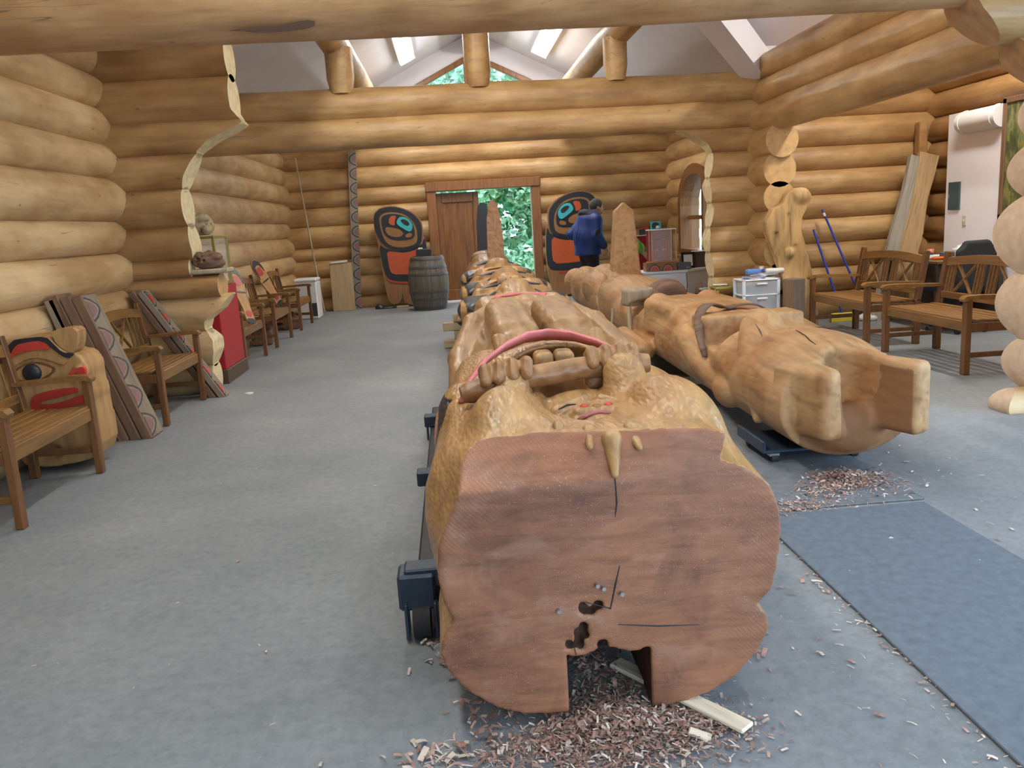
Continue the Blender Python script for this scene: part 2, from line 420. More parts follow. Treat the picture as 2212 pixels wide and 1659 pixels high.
# back log wall with doorway and gable
SB = [-.1, .227, .592, .903, 1.153, 1.526, 1.854, 2.17, 2.53, 2.86, 3.16]
wb = wall('wall_back', 'far end wall of golden round logs with a doorway')
for z, r in courses(SB):
    if z < 2.1:
        slog(wb, (-3.1, 15.66, z), (-.36, 15.66, z+jit(.01)), r, r*1.05); slog(wb, (1.70, 15.66, z), (4.4, 15.66, z+jit(.01)), r*1.05, r)
    else: slog(wb, (-3.1, 15.66, z), (4.4, 15.66, z+jit(.015)), r*1.04, r)
AX, AZ, SLP = .64, 4.75, .485          # ridge position and roof slope
b = MB()
tri = lambda x: AZ-SLP*abs(x-AX)
wx0, wx1, wzb, wap = -1.55, 2.77, 3.30, 4.34    # triangular gable window
for pl in ([(-3.3, 3.0), (4.6, 3.0), (4.6, wzb), (-3.3, wzb)], [(-3.3, wzb), (wx0, wzb), (.61, wap), (.61, 4.9), (-3.3, 4.9)], [(wx1, wzb), (4.6, wzb), (4.6, 4.9), (.61, 4.9), (.61, wap)]):
    b.prism(pl, 15.52, 15.66)
b.build('gable_panel', 'plaster_white', wb)
tw = thing('window_2', 'triangular gable window high in the far end wall', 'window', kind='structure')
for q0, q1 in (((wx0, wzb), (.61, wap)), ((.61, wap), (wx1, wzb)), ((wx0, wzb), (wx1, wzb))):
    MB().bar((q0[0], 15.50, q0[1]), (q1[0], 15.50, q1[1]), .10, .09, .01).build('window_frame', 'trim_wood', tw)
MB().box((.50, 15.50, 3.8), (.09, .10, 1.0), .01).build('mullion', 'trim_wood', tw)
glass('pane', (.95, 1, 1), .02, .07)
MB().prism([(wx0, wzb), (wx1, wzb), (.61, wap)], 15.56, 15.565).build('pane', 'pane', tw)
# right far wall with arched window
wr = wall('wall_right', 'far right wall of golden logs around an arched window'); SR = [0, .36, .70, 1.02, 1.35, 1.68, 2.0, 2.33, 2.65, 2.96, 3.2]
WY0, WY1, WZ0, WZ1 = 12.95, 14.55, .74, 2.06
for z, r in courses(SR):
    if WZ0-.1 < z < WZ1+.1:
        slog(wr, (4.27, 10.25, z), (4.27, WY0-.08, z), r, r); slog(wr, (4.27, WY1+.08, z), (4.27, 15.7, z), r, r)
    else: slog(wr, (4.27, 10.25, z), (4.27, 15.7, z), r, r)
# timber cross wall with wide opening: two long logs + right stub (front faces at y 9.81)
SX = [.0, .30, .60, .90, 1.20, 1.49, 1.783, 2.069, 2.351, 2.652, 2.965]
wc = wall('wall_cross', 'cross wall of two long golden logs over a wide opening with a log stub at its right')
cut2 = curve([(3.19, 0), (3.18, .37), (3.155, .655), (3.10, 1.04), (3.16, 1.42), (3.11, 1.69), (3.17, 2.06), (3.09, 2.17), (2.92, 2.28), (2.72, 2.34), (2.70, 2.6)])
for z, r in courses(SX):
    if z > 2.36: slog(wc, (-3.0, 9.98, z+.015), (3.95, 9.98, z-.01), r*1.08, r*1.02, wob=.09)
    else: slog(wc, (2.9, 9.98, z), (3.80, 9.98, z), r, r, ('log_gold', 'log_cut'), cut0=lambda p: cut2(p.z)-2.9, nseg=4, n=40)
# side wall at x 3.77: header logs and short stub with round sawn ends
ws = wall('wall_side', 'right side header of three long golden logs above the alcove opening')
for z, r in courses([2.262, 2.585, 2.85, 3.12]): slog(ws, (3.78, 4.9, z), (3.78, 10.0, z), r*1.02, r, wob=.08)
for i, (z, r) in enumerate(courses([0, .12, .42, .73, 1.04, 1.345, 1.65, 1.97, 2.285])):
    slog(ws, (3.77, 9.30 if i == 7 else 9.36, z), (3.77, 10.0, z), r*1.07, r*1.07, ('log_gold', 'log_cut_tan'), nseg=4)
# near right stub with arch-cut ends, and the low tie beam over the foreground
wn = wall('wall_near', 'near right arch of stacked log ends')
S3 = [-.06, .13, .47, .90, 1.36, 1.70, 2.03, 2.30, 2.60]
for i, (z, r) in enumerate(courses(S3)):
    base = [3.50, 3.64, 3.61, 3.58, 3.61, 3.65, 3.52, 3.16][i]
    def ct(p, z=z, r=r, base=base, i=i):
        if i < 6: return base+.09*((p.z-z)/r)**2-3.4
        return base+.18*max(0, (z-p.z)/r)-.1*max(0, (p.z-z)/r)-3.4
    slog(wn, (3.4, 5.03, z), (6.2, 5.03, z), r*1.02, r, ('log_pale', 'log_cut_grey') if i < 6 else ('log_orange', 'log_beam'), cut0=ct, n=40, capsm=True)
tb = thing('tie_beam', 'heavy orange log tie beam crossing low overhead', 'beam', kind='structure')
slog(tb, (-3.0, 5.06, 2.715), (3.9, 5.06, 2.745), .245, .235, ('log_beam', 'log_cut'), n=32, wob=.07)
_sp = [(498, 66), (530, 68), (560, 64), (600, 62), (640, 56), (668, 50), (680, 46)]
SCAR = _sp
# left stub wall with carved bracket profile
wst = wall('wall_stub', 'left log buttress with a wavy pale sawn edge')
cutL = curve([(-1.82, 3.3), (-1.82, 2.51), (-1.745, 2.40), (-1.80, 2.37), (-2.04, 2.267), (-2.17, 2.176), (-2.30, 1.966), (-2.345, 1.85), (-2.34, 1.61), (-2.31, 1.32), (-2.36, 1.08), (-2.02, 1.075), (-2.03, .90), (-2.05, .885), (-2.146, .773), (-2.282, .677), (-2.30, .60), (-2.225, .50), (-2.226, .396), (-2.27, .27), (-2.27, 0)])
SLs = [0, .27, .58, .885, 1.075, 1.245, 1.54, 1.858, 2.155, 2.44, 2.79, 3.12]
SLs = [0, .27, .585, .885, 1.245, 1.54, 1.858, 2.155, 2.44, 2.79, 3.12]
for z, r in courses(SLs):
    if .885 < z < 1.2:
        slog(wst, (-3.08, 7.83, 1.16), (-2.36, 7.83, 1.16), .105, .105, ('log_orange', 'log_cut'), nseg=4, fy=1.5)
        slog(wst, (-3.08, 7.83, .985), (-2.12, 7.83, .985), .112, .112, ('log_orange', 'log_cut_tan'), nseg=5, fy=1.6, name='mantel_log'); continue
    slog(wst, (-3.08, 7.83, z), (-2.0, 7.83, z), r*1.05, r*1.05, ('log_orange' if z > .9 else 'log_pale', 'log_cut'), cut1=lambda p: cutL(p.z)+2.0, nseg=5, n=56)
# alcove: back wall, right wall
wa = wall('wall_alcove_back', 'alcove back wall of golden logs behind the driftwood slab')
for z, r in courses([0, .32, .63, .93, 1.225, 1.51, 1.808, 2.087, 2.418, 2.714, 3.0, 3.3]): slog(wa, (3.85, 10.14, z), (6.2, 10.14, z), r, r)
war = wall('wall_alcove_right', 'alcove right wall of logs above a white board')
for z, r in courses([0, .28, .58, .88, 1.18, 1.46, 1.75, 2.05, 2.34, 2.63, 2.95, 3.3]): slog(war, (6.03, 4.9, z), (6.03, 10.2, z), r, r, ('log_orange', 'log_cut'))
# ceiling: main gable planes with a cross gable over the alcove
b = MB(); T = .1
def slab(pts): # pts: plan polygon with z; thickness up
    n = len(pts); P = [tuple(p) for p in pts]+[(p[0], p[1], p[2]+T) for p in pts]
    b.add(P, [tuple(range(n)), tuple(range(2*n-1, n-1, -1))]+[(i, i+n, (i+1) % n+n, (i+1) % n) for i in range(n)])
zl = lambda x: AZ-SLP*abs(x-AX)
YA, YB = -1.3, 15.75
slab([(AX, YA, AZ), (AX, YB, AZ), (-3.4, YB, zl(-3.4)), (-3.4, YA, zl(-3.4))])
VX, VY = 1.6, 7.4; VZ = zl(VX); EX = 3.75; EZ = zl(EX)
slab([(AX, YA, AZ), (VX, YA, VZ), (VX, YB, VZ), (AX, YB, AZ)])
slab([(VX, VY, VZ), (EX, 9.95, EZ), (4.6, 9.95, zl(4.6)), (4.6, YB, zl(4.6)), (VX, YB, VZ)])
slab([(VX, YA, VZ), (4.6, YA, zl(4.6)), (4.6, 4.85, zl(4.6)), (EX, 4.85, EZ), (VX, VY, VZ)])
slab([(VX, VY, VZ), (6.3, VY, VZ), (6.3, 9.95, EZ), (EX, 9.95, EZ)])
slab([(VX, VY, VZ), (EX, 4.85, EZ), (6.3, 4.85, EZ), (6.3, VY, VZ)])
slab([(EX, 9.95, EZ), (6.3, 9.95, EZ), (6.3, 10.3, EZ-.05), (EX, 10.3, EZ-.05)]); slab([(6.2, 4.8, 2.95), (6.2, 10.3, 2.95), (6.22, 10.3, 4.6), (6.22, 4.8, 4.6)])
tag(b.build('ceiling', 'plaster'), 'white plastered gable ceiling', 'ceiling', kind='structure')
vb = MB(); vb.bar((3.68, 9.86, 3.02), (1.6, 7.4, 4.06), .26, .34); tag(vb.build('valley_beam', 'plaster_white'), 'white boxed valley beam under the ceiling', 'beam', kind='structure')
# roof timbers
def timber(name, label, p0, p1, r0, r1=None, cat='roof timber', **k):
    t = thing(name, label, cat, kind='structure'); slog(t, p0, p1, r0, r1, ('log_gold', 'log_cut_tan'), **k); return t
timber('purlin', 'left round log roof purlin', (-1.16, 5.5, 3.52), (-1.16, 15.6, 3.52), .165)
timber('purlin', 'right round log roof purlin', (2.10, 5.5, 3.50), (2.10, 15.6, 3.50), .165)
timber('ridge_log', 'log running under the roof ridge', (.62, 5.5, 4.5), (.62, 15.6, 4.5), .16)
def post(label, x, zt, r):
    t = thing('roof_post', label, 'roof post', (x, 9.9, 2.93), kind='structure')
    prof = [(r*.80, 0), (r*.82, .03), (r*1.0, .17), (r, .3), (r*1.02, zt-2.93)]; MB().lathe(prof, 12).build('post', 'log_gold', t)
post('short log post under the left purlin', -1.10, 3.42, .155); post('tall log king post under the ridge', .45, 4.4, .15); post('short log post under the right purlin', 2.04, 3.40, .14)
# outside rear (behind the camera): return walls and header leave a broad opening
b = MB(); b.box((-1.55, -1.2, 1.5), (3.7, .2, 3.2)); b.box((4.2, -1.2, 1.5), (2.0, .2, 3.2)); b.box((1.5, -1.2, 3.8), (9.8, .2, 2.4))
b.box((4.9, 1.8, 3.2), (.2, 6.2, .9)); b.box((4.9, -.7, 1.4), (.2, .9, 2.8)); b.box((4.9, 4.6, 1.4), (.2, .5, 2.8)); tag(b.build('wall_front', 'plaster'), 'front wall around the wide entrance', 'wall', kind='structure')
# door in the back wall
dr = thing('door_1', 'sliding cedar door standing half open in the far wall', 'door', (0, 15.48, 0), kind='structure')
MB().box((-.285, 0, 1.06), (.17, .22, 2.12), .01).build('door_jamb', 'trim_wood', dr); MB().box((1.62, 0, 1.06), (.17, .22, 2.12), .01).build('door_jamb', 'trim_wood', dr)
MB().box((.667, -.02, 2.105), (2.10, .24, .17), .012).build('door_header', 'trim_wood', dr); MB().box((.667, .02, .015), (2.0, .3, .03)).build('door_sill', 'plaster_white', dr)
dl = MB().box((.18, .06, 1.02), (.78, .05, 1.94), .005).build('door_leaf', 'door_wood', dr)
for q in (((-.15, 1.02), (.11, 1.94)), ((.51, 1.02), (.11, 1.94)), ((.18, 1.90), (.6, .17)), ((.18, .13), (.6, .2))):
    MB().box((q[0][0], .03, q[0][1]), (q[1][0], .05, q[1][1]), .008).build('door_rail', 'door_wood', dl)
MB().tube([(.545, -.01, .95), (.545, -.04, .97), (.545, -.04, 1.07), (.545, -.01, 1.09)], .008, 8).build('door_handle', 'plaster_white', dl)
# arched window
def arch(y0, y1, z0, z1, rise, n=12):
    c = (y0+y1)/2; a = (y1-y0)/2
    return [(y0, z0), (y1, z0)]+[(c+a*math.cos(t), z1-rise+rise*math.sin(t)) for t in (math.pi*i/n for i in range(n+1))]
w1 = thing('window_1', 'arched wooden window looking onto green trees', 'window', kind='structure')
o_, i_ = arch(WY0-.12, WY1+.12, WZ0-.1, WZ1+.12, .62), arch(WY0+.02, WY1-.02, WZ0+.03, WZ1-.04, .52)
b = MB(); n = len(o_)
for x0, x1 in ((4.06, 4.40),):
    P = [(x0, y, z) for y, z in o_]+[(x0, y, z) for y, z in i_]+[(x1, y, z) for y, z in o_]+[(x1, y, z) for y, z in i_]
    F = []
    for k in range(n):
        j = (k+1) % n; F += [(k, j, j+n, k+n), (k+2*n, k+3*n, j+3*n, j+2*n), (k, k+2*n, j+2*n, j), (k+n, j+n, j+3*n, k+3*n)]
    b.add(P, F)
b.build('window_frame', 'trim_wood', w1)
MB().box((4.22, (WY0+WY1)/2-.1, (WZ0+WZ1)/2), (.08, .09, WZ1-WZ0-.05), .01).build('mullion', 'trim_wood', w1)
MB().box((4.22, (WY0+WY1)/2+.3, 1.30), (.08, .85, .07), .01).build('transom', 'trim_wood', w1)
MB().box((4.0, (WY0+WY1)/2, WZ0-.08), (.34, WY1-WY0+.3, .05), .01).build('window_sill', 'trim_wood', w1)
MB().prism([(y, z) for y, z in i_], 4.25, 4.255, lambda a, c, t: (t, a, c)).build('pane', 'pane', w1)
# white board on the alcove wall
tag(MB().box((5.82, 7.2, 1.14), (.05, 4.5, 2.34)).build('wall_board', 'plaster_white'), 'white painted board covering the alcove right wall', 'wall board', kind='structure')
tag(MB().box((5.72, 9.88, 1.62), (.1, .12, 1.34), .01).build('trim_1', 'log_orange'), 'upright brown timber trim in the alcove corner', 'trim', kind='structure')
# ceiling tube lights: the back pair, then unseen ones added for the light
emit('tube_glow', (.92, .97, 1.0), 22.0); plain('lamp_white', (.85, .86, .88), .35, mott=.02)
def tube_light(label, x, y, L, ang, zoff=.06, k=1.0):
    s = -1 if x < AX else 1; z = zl(x)-zoff if x < 3.6 else 4.0
    t = thing('ceiling_light', label, 'ceiling light', (x, y, z), group='tube lights on the ceiling', rot=(0, ang, 0))
    MB().box((0, 0, .02), (.30, L, .05), .01).build('housing', 'lamp_white', t)
    for q in (-.08, .08): MB().tube([(q, -L/2+.05, -.03), (q, L/2-.05, -.03)], .018, 8).build('tube', 'tube_glow', t)
    for q in (-1, 1): MB().box((0, q*(L/2-.02), -.02), (.28, .03, .06), .005).build('end_cap', 'lamp_white', t)
    l = bpy.data.lights.new('tube_lamp', 'AREA'); l.shape = 'RECTANGLE'; l.size = .24; l.size_y = L; l.energy = LAMP_W*k; l.color = (1.0, .93, .83)
    o = bpy.data.objects.new('tube_lamp', l); COL.objects.link(o); o.parent = t; o.location = (0, 0, -.07)
    return t
A_ = math.atan(SLP)
tube_light('twin tube ceiling light left of the ridge over the back of the shed', -.50, 13.3, 2.4, -A_, k=.85); tube_light('twin tube ceiling light right of the ridge over the back of the shed', 1.72, 13.4, 2.4, A_, k=.85)
tube_light('added unseen twin tube ceiling light left of the ridge above the cross logs', -.80, 7.0, 2.4, -A_, k=1.0); tube_light('added unseen twin tube ceiling light right of the ridge above the finished pole', 1.30, 6.6, 2.4, A_, k=.6)  # pair added out of view to light the log walls and header
tube_light('added unseen twin tube ceiling light left of the ridge over the entrance', -.80, 2.6, 2.4, -A_, k=.6); tube_light('added unseen twin tube ceiling light right of the ridge over the entrance', 1.72, 2.4, 2.4, A_, k=.25)  # pair added out of view as fill over the foreground
tube_light('added unseen twin tube ceiling light under the alcove gable', 4.9, 7.4, 2.0, 0, k=1.7)  # fixture added out of view to brighten the alcove walls
# outdoors: ground and leafy hedge
plain('grass', (.10, .22, .06), .9, mott=.4, ms=6); plain('gravel', (.55, .55, .55), .9, mott=.2, ms=30)
tag(MB().box((1.5, 26.0, -.13), (30, 20.4, .1)).build('ground', 'grass'), 'grassy ground outside the far door', 'ground', kind='structure')
tag(MB().box((1.5, -8.2, -.13), (30, 10.2, .1)).build('forecourt', 'gravel'), 'gravel forecourt outside the entrance', 'ground', kind='structure')
tag(MB().box((12.0, 6.5, -.14), (11, 19, .1)).build('yard', 'grass'), 'grassy yard outside the arched window', 'ground', kind='structure')
# ================================================================== THE CARVED POLES
def carved_mat(name, c, rough=.38, axis=1, grain=.35, tool=.5, spec=.5, toolscale=26, pt=True, stain=(.80, .70, .60)):
    m, nt, bs = _m(name); L = nt.links
    s = [7, 7, 7]; s[axis] = .7
    n1 = noise(nt, coords(nt, tuple(s), rnd=False), 2.6, 5, .6, .5); r1 = ramp(nt, [(.3, sc3(c, 1-grain)), (.52, c), (.78, sc3(c, 1+grain*.6))]); L.new(n1, r1.inputs[0])
    n2 = noise(nt, coords(nt, rnd=False), 2.3, 3); r2 = ramp(nt, [(.34, stain), (.56, (1, 1, 1))]); L.new(n2, r2.inputs[0])
    col = mixc(nt, .8, r1.outputs[0], r2.outputs[0], 'MULTIPLY')
    if pt:
        at = nt.nodes.new('ShaderNodeAttribute'); at.attribute_name = 'paint'; col = mixc(nt, at.outputs['Alpha'], col, at.outputs['Color'])
    L.new(col, bs.inputs['Base Color'])
    bs.inputs['Roughness'].default_value = rough; bs.inputs['Specular IOR Level'].default_value = spec
    st = [toolscale]*3; st[axis] = toolscale*.35
    vo = N(nt, 'ShaderNodeTexVoronoi', Scale=1.0, _feature='SMOOTH_F1'); L.new(coords(nt, tuple(st), rnd=False), vo.inputs['Vector'])
    h = math_(nt, 'ADD', vo.outputs['Distance'], math_(nt, 'MULTIPLY', n1, .5)); bump(nt, bs, h, tool, .02); return m
carved_mat('cedar_oiled', (.33, .182, .072), rough=.42, tool=.4); carved_mat('cedar_raw', (.46, .27, .125), rough=.6, tool=.22, spec=.3, stain=(.66, .44, .30))
carved_mat('cedar_yellow', (.42, .24, .095), rough=.36, tool=.24, toolscale=85)
carved_mat('cedar_part', (.31, .155, .06), rough=.42, tool=.4, pt=False); carved_mat('cedar_raw_part', (.46, .27, .125), rough=.6, tool=.22, spec=.3, pt=False, stain=(.84, .70, .58)); carved_mat('cedar_claw', (.42, .24, .095), rough=.4, tool=.2, pt=False); carved_mat('cedar_tooth', (.46, .28, .12), rough=.35, tool=.3, pt=False)
def endgrain():
    m, nt, bs = _m('cedar_end'); L = nt.links; c = (.295, .118, .056)
    n1 = noise(nt, coords(nt, (1.6, 1, 9), rnd=False), 3, 7, .72, .6); r1 = ramp(nt, [(.28, sc3(c, .60)), (.5, c), (.75, sc3(c, 1.35))]); L.new(n1, r1.inputs[0])
    n2 = noise(nt, coords(nt, rnd=False), 3.4, 5, .62, .6); r2 = ramp(nt, [(.32, (.55, .50, .50)), (.52, (1, 1, 1)), (.70, (1.0, .93, .88))]); L.new(n2, r2.inputs[0])
    col = mixc(nt, .9, r1.outputs[0], r2.outputs[0], 'MULTIPLY')
    n6 = noise(nt, coords(nt, (2, 1, 3), rnd=False), 2.2, 4, .6, .5); r6 = ramp(nt, [(.56, (0, 0, 0)), (.70, (1, 1, 1))]); L.new(n6, r6.inputs[0]); col = mixc(nt, math_(nt, 'MULTIPLY', r6.outputs[0], .35), col, (.46, .27, .18))
    n3 = noise(nt, coords(nt, rnd=False), 190, 2, .6); r3 = ramp(nt, [(.62, (0, 0, 0)), (.70, (1, 1, 1))]); L.new(n3, r3.inputs[0])
    n4 = noise(nt, coords(nt, rnd=False), 4, 2); r4 = ramp(nt, [(.40, (0, 0, 0)), (.6, (1, 1, 1))]); L.new(n4, r4.inputs[0])
    col = mixc(nt, math_(nt, 'MULTIPLY', math_(nt, 'MULTIPLY', r3.outputs[0], r4.outputs[0]), .6), col, (.52, .36, .28))
    mp = coords(nt, rnd=False); rt = nt.nodes.new('ShaderNodeMapping'); L.new(mp, rt.inputs[0]); rt.inputs['Rotation'].default_value = (0, .75, 0)
    wv = N(nt, 'ShaderNodeTexWave', Scale=30.0, Distortion=6.0, Detail=4.0); wv.wave_type = 'BANDS'; wv.bands_direction = 'X'; L.new(rt.outputs[0], wv.inputs['Vector'])
    nm = noise(nt, coords(nt, rnd=False), 1.7, 1); rm = ramp(nt, [(.52, (0, 0, 0)), (.64, (1, 1, 1))]); L.new(nm, rm.inputs[0])
    sw = math_(nt, 'MULTIPLY', wv.outputs['Fac'], rm.outputs[0]); col = mixc(nt, math_(nt, 'MULTIPLY', sw, .28), col, sc3(c, .55))
    L.new(col, bs.inputs['Base Color']); bs.inputs['Roughness'].default_value = .55; bs.inputs['Specular IOR Level'].default_value = .45
    bump(nt, bs, math_(nt, 'ADD', math_(nt, 'MULTIPLY', sw, .12), math_(nt, 'ADD', n1, math_(nt, 'MULTIPLY', n3, .3))), .3, .008)
endgrain()
def paint_mat(name, c, rough=.4): return plain(name, c, rough, mott=.10, ms=20)
paint_mat('paint_lip', (.36, .10, .09)); paint_mat('paint_dark', (.03, .04, .045), .3); paint_mat('paint_red', (.50, .045, .03)); paint_mat('paint_black', (.018, .02, .025)); paint_mat('paint_pink', (.62, .17, .16)); paint_mat('paint_teal', (.05, .42, .45)); paint_mat('paint_orange', (.48, .085, .022)); paint_mat('paint_white', (.72, .70, .64))
BLK, RED, GRY, TAN = (.02, .022, .028), (.45, .05, .03), (.13, .15, .15), (.46, .26, .11)
def paint(me, rules):
    """rules: list of (mask(x,y,z)->bool array, rgb); later ones win"""
    n = len(me.vertices); co = np.empty(n*3, np.float32); me.vertices.foreach_get('co', co); co = co.reshape(-1, 3)
    C = np.zeros((n, 4), np.float32)
    for f, c in rules:
        m = f(co[:, 0], co[:, 1], co[:, 2]); C[m] = (*c, 1.0)
    a = me.attributes.new('paint', 'FLOAT_COLOR', 'POINT'); a.data.foreach_set('color', C.ravel())
def table2d(poly, lo, hi, st):
    xs = np.arange(lo[0], hi[0], st); zs = np.arange(lo[1], hi[1], st); X, Z = np.meshgrid(xs, zs, indexing='ij'); T = poly_sdf(poly)(X, Z).astype(np.float32)
    def f(x, z):
        u = np.clip((x-lo[0])/st, 0, len(xs)-1.01); w = np.clip((z-lo[1])/st, 0, len(zs)-1.01); i = u.astype(np.int32); j = w.astype(np.int32); a = u-i; c = w-j
        return (T[i, j]*(1-a)+T[i+1, j]*a)*(1-c)+(T[i, j+1]*(1-a)+T[i+1, j+1]*a)*c
    return f
PO = Vector((.4, 2.1, 0))
pole = thing('totem_pole', 'finished oiled cedar totem pole with sawn reddish end and two upright fins', 'totem pole', PO)
END = [(.234, .03), (.123, .034), (.037, .065), (-.047, .13), (-.092, .193), (-.105, .245), (-.099, .281), (-.079, .343), (-.095, .401), (-.112, .471), (-.122, .553), (-.115, .63), (-.09, .70), (-.045, .76), (.05, .80), (.193, .815), (.40, .818), (.60, .818), (.70, .80), (.775, .73), (.825, .66), (.848, .596), (.856, .526), (.846, .42), (.832, .35), (.80, .309), (.813, .279), (.821, .234), (.796, .177), (.726, .095), (.649, .05), (.564, .025), (.477, .019)]
T2 = table2d(END, (-.6, -.5), (1.4, 1.5), .008)
# --- base figure (near end)
A = Sculpt((-.24, 2.06, -.01), (1.0, 3.72, 1.12), .0085)
END0 = [(.236, .03), (.123, .034), (.037, .065), (-.047, .13), (-.092, .193), (-.108, .245), (-.10, .285), (-.066, .343), (-.09, .401), (-.098, .471), (-.092, .553), (-.072, .606), (-.046, .655), (-.02, .715), (.0, .765), (.02, .80), (.05, .822), (.193, .828), (.40, .826), (.56, .830), (.65, .826), (.708, .805), (.686, .735), (.74, .718), (.785, .69), (.823, .655), (.847, .596), (.856, .526), (.844, .42), (.828, .35), (.786, .309), (.813, .275), (.821, .234), (.796, .177), (.726, .095), (.649, .05), (.564, .025), (.479, .019)]
T0 = table2d(END0, (-.6, -.5), (1.4, 1.5), .008)
def base(x, y, z):
    t = np.clip((y-2.1)/1.6, 0, 1); sx = np.interp(y, [2.1, 2.4, 3.0, 3.7], [1.0, 1.03, .96, .885]); sz = np.interp(y, [2.1, 2.6, 3.7], [1.0, 1.0, .93]); zc = np.interp(y, [2.1, 2.6, 3.7], [.43, .44, .49]); cx = .38+.015*t
    X = (x-cx)/sx+.38; Z = (z-zc)/sz+.43; w = np.clip((y-2.11)/.22, 0, 1); w = w*w*(3-2*w)
    return np.maximum((T0(X, Z)*(1-w)+T2(X, Z)*w)*.9, 2.1-y+0*x)
A.op(base, (-.2, 2.1, 0), (.95, 3.72, .9), .01)
yb = lambda y: 0
# limbs (knees) rising left and right, paws towards the middle
A.ell((.125, 2.47, .70), (.135, .27, .205), .02, R=np.array(Euler((0, 0, -.12)).to_matrix())); A.path([(.04, 2.95, .55), (.08, 2.66, .66)], [.12, .13], .03); A.path([(.17, 2.40, .76), (.23, 2.30, .755), (.33, 2.235, .745)], [.10, .075, .04], .02)
A.ell((.645, 2.47, .70), (.15, .27, .205), .02, R=np.array(Euler((0, 0, .14)).to_matrix())); A.path([(.78, 2.95, .53), (.72, 2.66, .66)], [.14, .14], .03); A.path([(.60, 2.40, .76), (.54, 2.30, .755), (.47, 2.235, .745)], [.10, .07, .04], .02)
# hollow between knees, carrying the small face
A.ell((.375, 2.60, .98), (.145, .33, .265), .015, cut=True); A.ell((.42, 2.56, .70), (.165, .21, .12), .02); A.ell((.40, 2.72, .72), (.16, .14, .11), .015)
A.ell((.42, 2.44, .72), (.07, .05, .085), .02); A.cap((.36, 2.49, .805), (.48, 2.485, .805), .018, .018, .012); A.cap((.30, 2.57, .795), (.40, 2.585, .825), .02, .016, .012); A.cap((.54, 2.55, .795), (.45, 2.58, .825), .02, .016, .012)
# snout with open mouth behind the rod
A.ell((.38, 3.14, .73), (.37, .24, .21), .05); A.ell((.37, 2.90, .90), (.24, .17, .15), .03, cut=True); A.ell((.37, 3.01, .84), (.19, .15, .10), .02, cut=True)
# left cheek / ear ovoid, forearms
A.ell((.0, 2.95, .66), (.10, .24, .17), .05); A.path([(.17, 2.70, .86), (.14, 2.64, .75)], [.06, .09], .03); A.path([(.55, 2.70, .88), (.57, 2.62, .72)], [.07, .10], .03)
A.ell((.72, 3.0, .66), (.12, .26, .17), .06)
# saw cuts at the end: set-back upper face, bevelled left edge, hollow back channel
def upcut(x, y, z): s = np.interp(x, [-.05, .1, .38, .55, .8], [1.5, 1.1, .55, .22, .05]); return -((z-.70)*s-(y-2.1))*.6
A.op(upcut, (-.25, 2.0, .69), (.95, 2.5, 1.1), .006, cut=True)
A.op(lambda x, y, z: np.maximum(np.maximum(.243-x, x-.482), z-.208-.010*np.sin(x*40))+0*y, (.23, 2.0, -.1), (.5, 3.8, .22), .003, cut=True)
# rot pockets in the end
_rp = random.Random(4)
for (cx_, cz_, n_, dx_, dz_) in ((.318, .338, 11, .030, .012), (.290, .272, 9, .018, .018), (.262, .240, 10, .022, .010), (.348, .232, 5, .012, .008)):
    for i in range(n_):
        rr = _rp.uniform(.007, .0145); A.ell((cx_+_rp.uniform(-1, 1)*dx_, 2.10, cz_+_rp.uniform(-1, 1)*dz_), (rr, .045, rr), .002, cut=True)
# grooves: knee outlines and toes
for pts in ([(-.05, 2.85, .80), (.0, 2.75, .93), (.08, 2.72, .98)], [(.82, 2.8, .80), (.72, 2.78, .92)], [(.25, 2.34, .90), (.23, 2.42, .92)]): A.path(pts, .016, .015, cut=True)
ma = A.mesh('base_figure')
ov = lambda cy, cz, ry, rz, y, z: ((y-cy)/ry)**2+((z-cz)/rz)**2
sk = lambda y, z: (y-2.98)-(z-.68)*.5
paint(ma, [(lambda x, y, z: (x < .12) & (ov(3.0, .66, .24, .15, y+(z-.66)*.4, z) < 1) & (z < .80), BLK), (lambda x, y, z: (x < .12) & (ov(2.97, .645, .17, .105, y+(z-.66)*.4, z) < 1), TAN), (lambda x, y, z: (x < .12) & (ov(2.95, .635, .13, .075, y+(z-.66)*.4, z) < 1), RED)])
plain('rot_dark', (.075, .032, .018), .9, mott=.3)
for q in ('cedar_yellow', 'cedar_end', 'rot_dark'): ma.materials.append(MAT[q])
def end_slots(me, ylim, slot=1, ny=-.35, extra=None):
    n = len(me.polygons); no = np.empty(n*3, np.float32); ce = np.empty(n*3, np.float32); me.polygons.foreach_get('normal', no); me.polygons.foreach_get('center', ce); no = no.reshape(-1, 3); ce = ce.reshape(-1, 3)
    m = (no[:, 1] < ny) & ylim(ce[:, 0], ce[:, 1], ce[:, 2])
    mi = np.where(m, slot, 0).astype(np.int32)
    if extra: mi[extra(ce[:, 0], ce[:, 1], ce[:, 2])] = 2; me.polygons.foreach_set('material_index', mi); return m
end_slots(ma, lambda x, y, z: (y < 2.115) | ((z > .69) & (np.abs((z-.70)*np.interp(x, [-.05, .1, .38, .55, .8], [1.5, 1.1, .55, .22, .05])-(y-2.1)) < .012) & (y < 2.27)) | ((x < .02) & (y < 2.2) & (z > .2)) | ((x > .72) & (y < 2.13)), 1, -.35, lambda x, y, z: ((y < 2.17) & (y > 2.106) & (x > .2) & (x < .4) & (z > .2) & (z < .40)) | ((x > .235) & (x < .49) & (z < .225) & (y > 2.115)))
link('base_figure', ma, pole, -PO)
def gpart(mb, name, mat, par=pole, **k): return mb.build(name, mat, par, (-PO if par is pole else None), **k)
